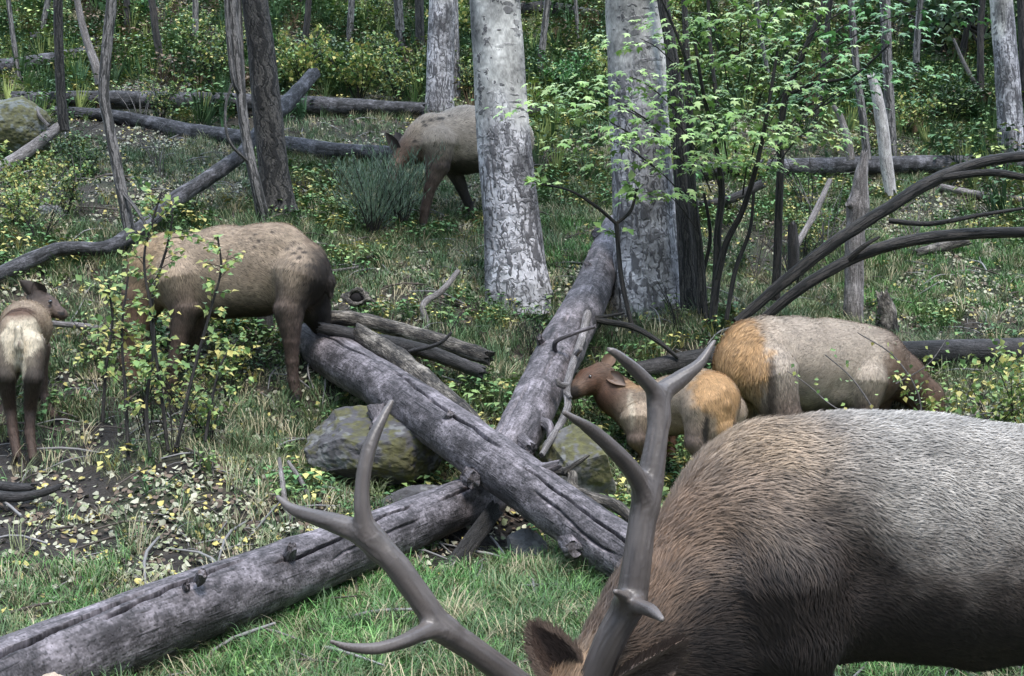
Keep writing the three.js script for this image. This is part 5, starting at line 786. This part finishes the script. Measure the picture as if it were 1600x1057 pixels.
{ // bare twiggy shrub before the right cow's flank
  const R = rng(91), o = thing('bare_twigs', 'leafless twigs with a few yellow leaves over the right cow’s flank', 'shrub', P(1400, 700, 8.9)), lv = new Leaves();
  const tw = [[[1400, 720, 8.9, 1.8], [1370, 650, 8.8, 1.8], [1330, 590, 8.8, 1.2], [1290, 555, 8.8, 0.9]], [[1370, 650, 8.8, 1.2], [1310, 640, 8.7, 1.2], [1260, 600, 8.7, 0.9], [1230, 580, 8.7, 0.6]], [[1400, 720, 8.9, 1.8], [1440, 640, 8.8, 1.5], [1400, 560, 8.8, 1.2], [1340, 520, 8.8, 0.9]], [[1420, 690, 8.9, 1.2], [1500, 655, 8.8, 1.2], [1590, 640, 8.8, 0.9]], [[1400, 600, 8.8, 1.2], [1450, 570, 8.8, 0.9], [1480, 530, 8.8, 0.6]]];
  for (const t of tw) { part(o, 'twig', jt(t, { seg: 14, rad: 5, rough: 0.1, ref: V(0.1, 0.1, 1) }), M.logPale); const c = new THREE.CatmullRomCurve3(t.map(J)); for (let k = 0; k < 12; k++) { const p = c.getPoint(0.3 + 0.7 * R()).add(rdir(R).multiplyScalar(0.08)); lv.oval(p, rdir(R), V(0, 0.7, 0.7), 0.035, 0.03, jit(R, pick(R, PAL.yellow))); } }
  part(o, 'leaves', lv.geo(), leafMat);
}
{ // blue-green wispy bush before the far cow
  for (const [label, px, py, h, s] of [['wispy blue-green bush in front of the far cow’s head', 582, 372, 0.85, 51], ['second wispy blue-green bush, against the far cow’s front legs', 628, 362, 0.95, 52]]) {
    const p = onGround(px, py), R = rng(s), o = thing('wispy_bush', label, 'shrub', p), st = [], lv = new Leaves();
    for (let i = 0; i < 26; i++) { const a = R() * 6.28, q = (0.15 + 0.4 * R()), t = V(Math.cos(a) * q, h * (0.6 + 0.45 * R()) * (1 - 0.3 * q), Math.sin(a) * q), m = V(t.x * 0.4, t.y * 0.5, t.z * 0.4), c = new THREE.CatmullRomCurve3([V(0, -0.05, 0), m, t]); st.push(tube([V(0, -0.05, 0), m, t], [0.009, 0.005, 0.002], { seg: 5, rad: 4, rough: 0 }));
      for (let k = 0; k < 60; k++) { const f = 0.3 + 0.7 * R(), b = c.getPoint(f).add(rdir(R).multiplyScalar(0.05)), d = rdir(R).multiplyScalar(0.6); d.y += 0.7; d.add(t.clone().normalize().multiplyScalar(0.5)).normalize(); const n = rdir(R); n.addScaledVector(d, -n.dot(d)).normalize(); lv.oval(b, d, n, 0.06 + 0.04 * R(), 0.009, jit(R, pick(R, PAL.sage))); } }
    partL(o, 'stems', mergeGeometries(st), M.barkDark); partL(o, 'foliage', lv.geo(), leafMat);
  }
}
// thickets on the far hillside: shrubs of a few builds, each an individual
{
  const kinds = [shrubGeo(61, { h: 1.3, w: 0.9, stems: 9, twigs: 9, leaves: 9, L: 0.085, pal: PAL.yellow, r: 0.012 }), shrubGeo(62, { h: 1.1, w: 1.0, stems: 9, twigs: 8, leaves: 10, L: 0.08, pal: PAL.dark, r: 0.012 }), shrubGeo(63, { h: 1.6, w: 0.8, stems: 8, twigs: 10, leaves: 9, L: 0.085, pal: [...PAL.yellow, ...PAL.dark], r: 0.014 }), shrubGeo(64, { h: 1.2, w: 0.9, stems: 8, twigs: 9, leaves: 9, L: 0.085, pal: PAL.green, r: 0.012 })];
  const lab = ['yellowish leafy shrub in the thicket on the far hillside', 'dark green shrub in the thicket on the far hillside', 'mixed green and yellow shrub in the far hillside thicket', 'fresh green shrub in the thicket on the far hillside'], R = rng(65);
  const put = (px, d, k, s) => { const q = P(px, 100, d), p = V(q.x, G(q.x, q.z) - 0.03, q.z), g = kinds[k]; shrub('thicket_shrub', lab[k], 'shrub', 'shrubs on the far hillside', p, g, s, R() * 6.28); };
  for (let i = 0; i < 120; i++) {
    const d = 18.8 + 15 * Math.pow(R(), 0.9), px = -60 + 1720 * R(); let k = R() < 0.3 ? 0 : R() < 0.45 ? 1 : R() < 0.5 ? 2 : 3;
    if (px > 1130 && d < 24 && R() < 0.6) continue; if (px < 260 && R() < 0.5) k = 1; if (px > 1400 && R() < 0.6) k = 1;
    put(px, d, k, d < 24 ? 0.35 + 0.4 * R() : 0.55 + 0.5 * R());
  }
  for (const [px, d, k, s] of [[250, 17.0, 2, 0.5], [130, 14.2, 1, 0.5], [40, 12.6, 0, 0.5], [20, 11.6, 0, 0.45], [100, 12.3, 2, 0.4], [560, 19.0, 0, 0.8], [470, 18.8, 0, 0.8], [330, 19, 2, 0.7], [880, 19.4, 3, 0.7], [940, 19.6, 0, 0.7], [1050, 14, 3, 0.5], [1180, 15.5, 0, 0.5], [1420, 18.5, 0, 0.6], [1490, 19.2, 1, 0.7], [1260, 13.5, 2, 0.4], [1150, 12.8, 1, 0.4], [620, 18.6, 2, 0.6]]) put(px, d, k, s);
}

{ // leafless brush
  const R = rng(707), ks = [0, 1, 2].map(i => shrubGeo(700 + i, { h: 0.8, w: 0.5, stems: 7, twigs: 6, leaves: 0, r: 0.007 }).wood);
  for (const [px, py, s] of [[1240, 455, 1.1], [1290, 400, 1.2], [1265, 350, 1.1], [1180, 440, 0.9], [1320, 430, 0.9], [1090, 470, 0.8], [300, 330, 0.8], [250, 280, 0.9], [130, 330, 0.8], [60, 390, 0.8], [220, 200, 1], [300, 130, 1.1], [690, 560, 0.6], [270, 720, 0.7], [310, 700, 0.6], [230, 690, 0.7], [1060, 520, 0.7], [830, 560, 0.6], [1430, 380, 0.8], [100, 260, 0.9], [520, 300, 0.7]]) {
    const p = onGround(px, py), o = thing('bare_brush', 'leafless twiggy brush growing on the slope', 'shrub', p, 'leafless brush'); o.rotation.y = R() * 6.28; o.scale.setScalar(s); partL(o, 'stems', ks[Math.floor(R() * 3)], R() < 0.4 ? M.logPale : M.barkDark);
  }
}

// ---------------------------------------------------------------- uncountable ground cover
function scatter(name, label, geo, mat, n, seed, place) { // place(R) -> null or {x, z, s, tilt, c}
  const R = rng(seed), mats = [], cols = [], m = new THREE.Matrix4(), q = new THREE.Quaternion(), q2 = new THREE.Quaternion(), up = V(0, 1, 0);
  for (let i = 0; i < n; i++) {
    const d = 3.6 + 26 * Math.pow(R(), 0.85), x = (R() * 2 - 1) * (d * 0.47 + 0.9), z = -d, r = place(R, x, z, d); if (!r) continue;
    q.setFromUnitVectors(up, r.flat ? gNormal(x, z) : up); q2.setFromAxisAngle(up, R() * 6.2832); q.multiply(q2); if (r.tilt) { q2.setFromEuler(new THREE.Euler((R() - 0.5) * r.tilt, 0, (R() - 0.5) * r.tilt)); q.multiply(q2); }
    m.compose(V(x, G(x, z) + (r.up ?? 0), z), q, V(r.s, r.s * (r.sy ?? 1), r.s)); mats.push(m.clone()); cols.push(r.c);
  }
  const o = new THREE.InstancedMesh(geo, mat, mats.length); mats.forEach((k, i) => { o.setMatrixAt(i, k); o.setColorAt(i, new THREE.Color().setRGB(...cols[i])); });
  o.name = name; o.castShadow = o.receiveShadow = true; scene.add(o); tag(o, label, null, null, 'stuff'); return o;
}
function bladeTuft(seed, n, h, spread, wd, lean) {
  const R = rng(seed), p = [], idx = [];
  for (let i = 0; i < n; i++) {
    const a = R() * 6.28, r = Math.sqrt(R()) * spread, x = Math.cos(a) * r, z = Math.sin(a) * r, hh = h * (0.45 + 0.55 * R()), b = R() * 6.28, l = lean * hh * (0.3 + R()), dx = Math.cos(b), dz = Math.sin(b), w = wd * (0.6 + 0.6 * R()), k = p.length / 3;
    for (const [t, f] of [[0, 1], [0.45, 0.85], [0.8, 0.5]]) { const o = l * t * t, y = hh * (t - 0.18 * lean * t * t); p.push(x + dx * o - dz * w * f / 2, y, z + dz * o + dx * w * f / 2, x + dx * o + dz * w * f / 2, y, z + dz * o - dx * w * f / 2); }
    p.push(x + dx * l, hh * (1 - 0.3 * lean), z + dz * l); idx.push(k, k + 1, k + 2, k + 1, k + 3, k + 2, k + 2, k + 3, k + 4, k + 3, k + 5, k + 4, k + 4, k + 5, k + 6);
  }
  const g = new THREE.BufferGeometry(); g.setAttribute('position', new THREE.Float32BufferAttribute(p, 3)); g.setIndex(idx); g.computeVertexNormals(); return g;
}
const thin = spots([[120, 200, 2.2], [300, 190, 2.2], [250, 120, 2.0], [60, 130, 2.0], [450, 200, 1.4], [100, 300, 1.3], [220, 330, 1.0], [560, 210, 0.9]]);
const inLush = (x, z) => near(lush, x, z), inPath = (x, z) => near(path, x, z), inBare = (x, z) => near(bare, x, z);
scatter('fallen_leaves', 'pale and yellow fallen leaves littering the hillside', (() => {
  const p = [0, 0.004, 0], n = 7, idx = []; for (let i = 0; i < n; i++) { const a = i / n * 6.283, r = i === 0 ? 0.032 : 0.022; p.push(Math.cos(a) * r, 0.004 + 0.007 * Math.cos(a * 2) + 0.004 * Math.sin(a), Math.sin(a) * r * 0.9); idx.push(0, 1 + (i + 1) % n, 1 + i); }
  const g = new THREE.BufferGeometry(); g.setAttribute('position', new THREE.Float32BufferAttribute(p, 3)); g.setIndex(idx); g.computeVertexNormals(); return g;
})(), leafInst, 240000, 401, (R, x, z, d) => {
  const cl = fbm(x * 1.1 + 20, 4, z * 1.1, 3), pr = 0.18 + 0.9 * ss(0.38, 0.62, cl) - 0.12 * inLush(x, z); if (R() > pr) return null;
  const c = R() < 0.42 ? [0.34, 0.33, 0.24] : R() < 0.22 ? [0.45, 0.38, 0.12] : R() < 0.6 ? [0.12, 0.085, 0.06] : [0.22, 0.25, 0.13]; return { flat: 1, s: 0.4 + 0.5 * R() + 0.25 * R() * R(), tilt: 1.3, up: 0.008 + 0.03 * R() * (1 - inPath(x, z)), c: jit(R, c, 0.35) };
});
scatter('bright_grass', 'lush green grass round the foreground logs', bladeTuft(1, 26, 0.12, 0.07, 0.005, 1.0), grassInst, 90000, 402, (R, x, z, d) => {
  if (d > 16) return null; const l = inLush(x, z); if (R() > l * 1.1 * (fbm(x * 2.4, 8, z * 2.4, 2) > 0.5 ? 0.95 : 0.16)) return null; const c = R() < 0.65 ? [0.085, 0.21, 0.05] : R() < 0.65 ? [0.17, 0.30, 0.09] : [0.32, 0.30, 0.17]; return { s: 0.6 + 0.7 * R(), sy: 0.7 + 0.6 * R(), tilt: 0.3, c: jit(R, c, 0.3) };
});
scatter('dry_grass', 'mixed green and straw-coloured grass on the slope', bladeTuft(2, 14, 0.19, 0.06, 0.005, 0.8), grassInst, 110000, 403, (R, x, z, d) => {
  const cl = fbm(x * 0.8 + 50, 4, z * 0.8, 3), pr = (0.2 + 0.75 * ss(0.42, 0.6, cl)) * (1 - 0.93 * inPath(x, z)) * (1 - inBare(x, z)) * (1 - 0.75 * near(thin, x, z)) * (d > 10 && d < 19 ? 1.1 : 1.35); if (R() > pr) return null; const q = R(), g = ss(0.35, 0.65, vn(x * 0.5, 9, z * 0.5));
  const c = q < 0.45 + 0.25 * g ? [0.075, 0.135, 0.05] : q < 0.8 ? [0.16, 0.185, 0.085] : [0.36, 0.31, 0.19]; return { s: 0.55 + 0.7 * R(), sy: 0.6 + 0.7 * R(), tilt: 0.3, c: jit(R, c, 0.3) };
});
const forb = (seed, n, L, h, r) => { const R = rng(seed), lv = new Leaves(); for (let i = 0; i < n; i++) { const a = R() * 6.28, q = r * (0.2 + 0.8 * R()), p = V(Math.cos(a) * q * 0.5, h * (0.35 + 0.65 * R()), Math.sin(a) * q * 0.5), d = V(Math.cos(a), 0.1 - 0.4 * R(), Math.sin(a)).normalize(), nn = V((R() - 0.5) * 0.5, 1, (R() - 0.5) * 0.5); nn.addScaledVector(d, -nn.dot(d)).normalize(); lv.oval(p, d, nn, L * (0.7 + 0.6 * R()), L * 0.75, [1, 1, 1]); lv.oval(V(0, 0, 0), p.clone().normalize(), V(0, 0, 1), p.length(), 0.004, [0.6, 0.6, 0.6]); } const g = lv.geo(); g.deleteAttribute('color'); return g; };
scatter('leafy_ground_plants', 'small leafy green and yellowing plants covering the slope', forb(3, 11, 0.05, 0.16, 0.16), leafInst, 45000, 404, (R, x, z, d) => {
  const cl = fbm(x * 0.9 + 80, 4, z * 0.9, 3), pr = (0.03 + 0.85 * ss(0.5, 0.6, cl)) * (1 - 0.95 * inPath(x, z)) * (1 - inBare(x, z)) * (1 - 0.92 * inLush(x, z)) * (d < 6.5 ? 0.25 : 1); if (R() > pr) return null; const q = R(), c = q < 0.5 ? [0.08, 0.17, 0.055] : q < 0.82 ? [0.17, 0.25, 0.08] : [0.42, 0.38, 0.12]; return { s: (0.5 + 0.8 * R()) * (d < 7.5 ? 0.55 : 1), tilt: 0.5, c: jit(R, c, 0.3) };
});
scatter('hillside_undergrowth', 'low leafy undergrowth on the upper hillside', forb(5, 16, 0.075, 0.42, 0.4), leafInst, 14000, 406, (R, x, z, d) => {
  if (d < 15) return null; const cl = fbm(x * 0.5 + 30, 4, z * 0.5, 3), pr = d > 19 ? 0.3 + 0.6 * ss(0.42, 0.56, cl) : 0.22 * ss(0.45, 0.6, cl); if (R() > pr) return null; const q = R(), c = q < 0.45 ? [0.045, 0.105, 0.035] : q < 0.72 ? [0.10, 0.18, 0.055] : q < 0.92 ? [0.27, 0.33, 0.10] : [0.13, 0.085, 0.045]; return { s: 0.6 + 0.9 * R(), tilt: 0.5, c: jit(R, c, 0.3) };
});
scatter('fallen_twigs', 'thin grey and brown twigs scattered on the ground', tube([V(-0.16, 0.01, 0), V(0, 0.035, 0.02), V(0.17, 0.012, -0.01)], [0.005, 0.006, 0.003], { seg: 5, rad: 5, rough: 0.1 }), new THREE.MeshStandardMaterial({ roughness: 0.9 }), 14000, 405, (R, x, z) => { if (R() < 0.4) return null; return { flat: 1, s: 0.4 + 1.5 * R() * R(), tilt: 0.35, up: 0.012, c: jit(R, R() < 0.5 ? [0.20, 0.19, 0.185] : [0.075, 0.06, 0.05], 0.3) }; });

scene.traverse(o => { if (o.isMesh) o.castShadow = o.receiveShadow = true; });
renderer.render(scene, camera);
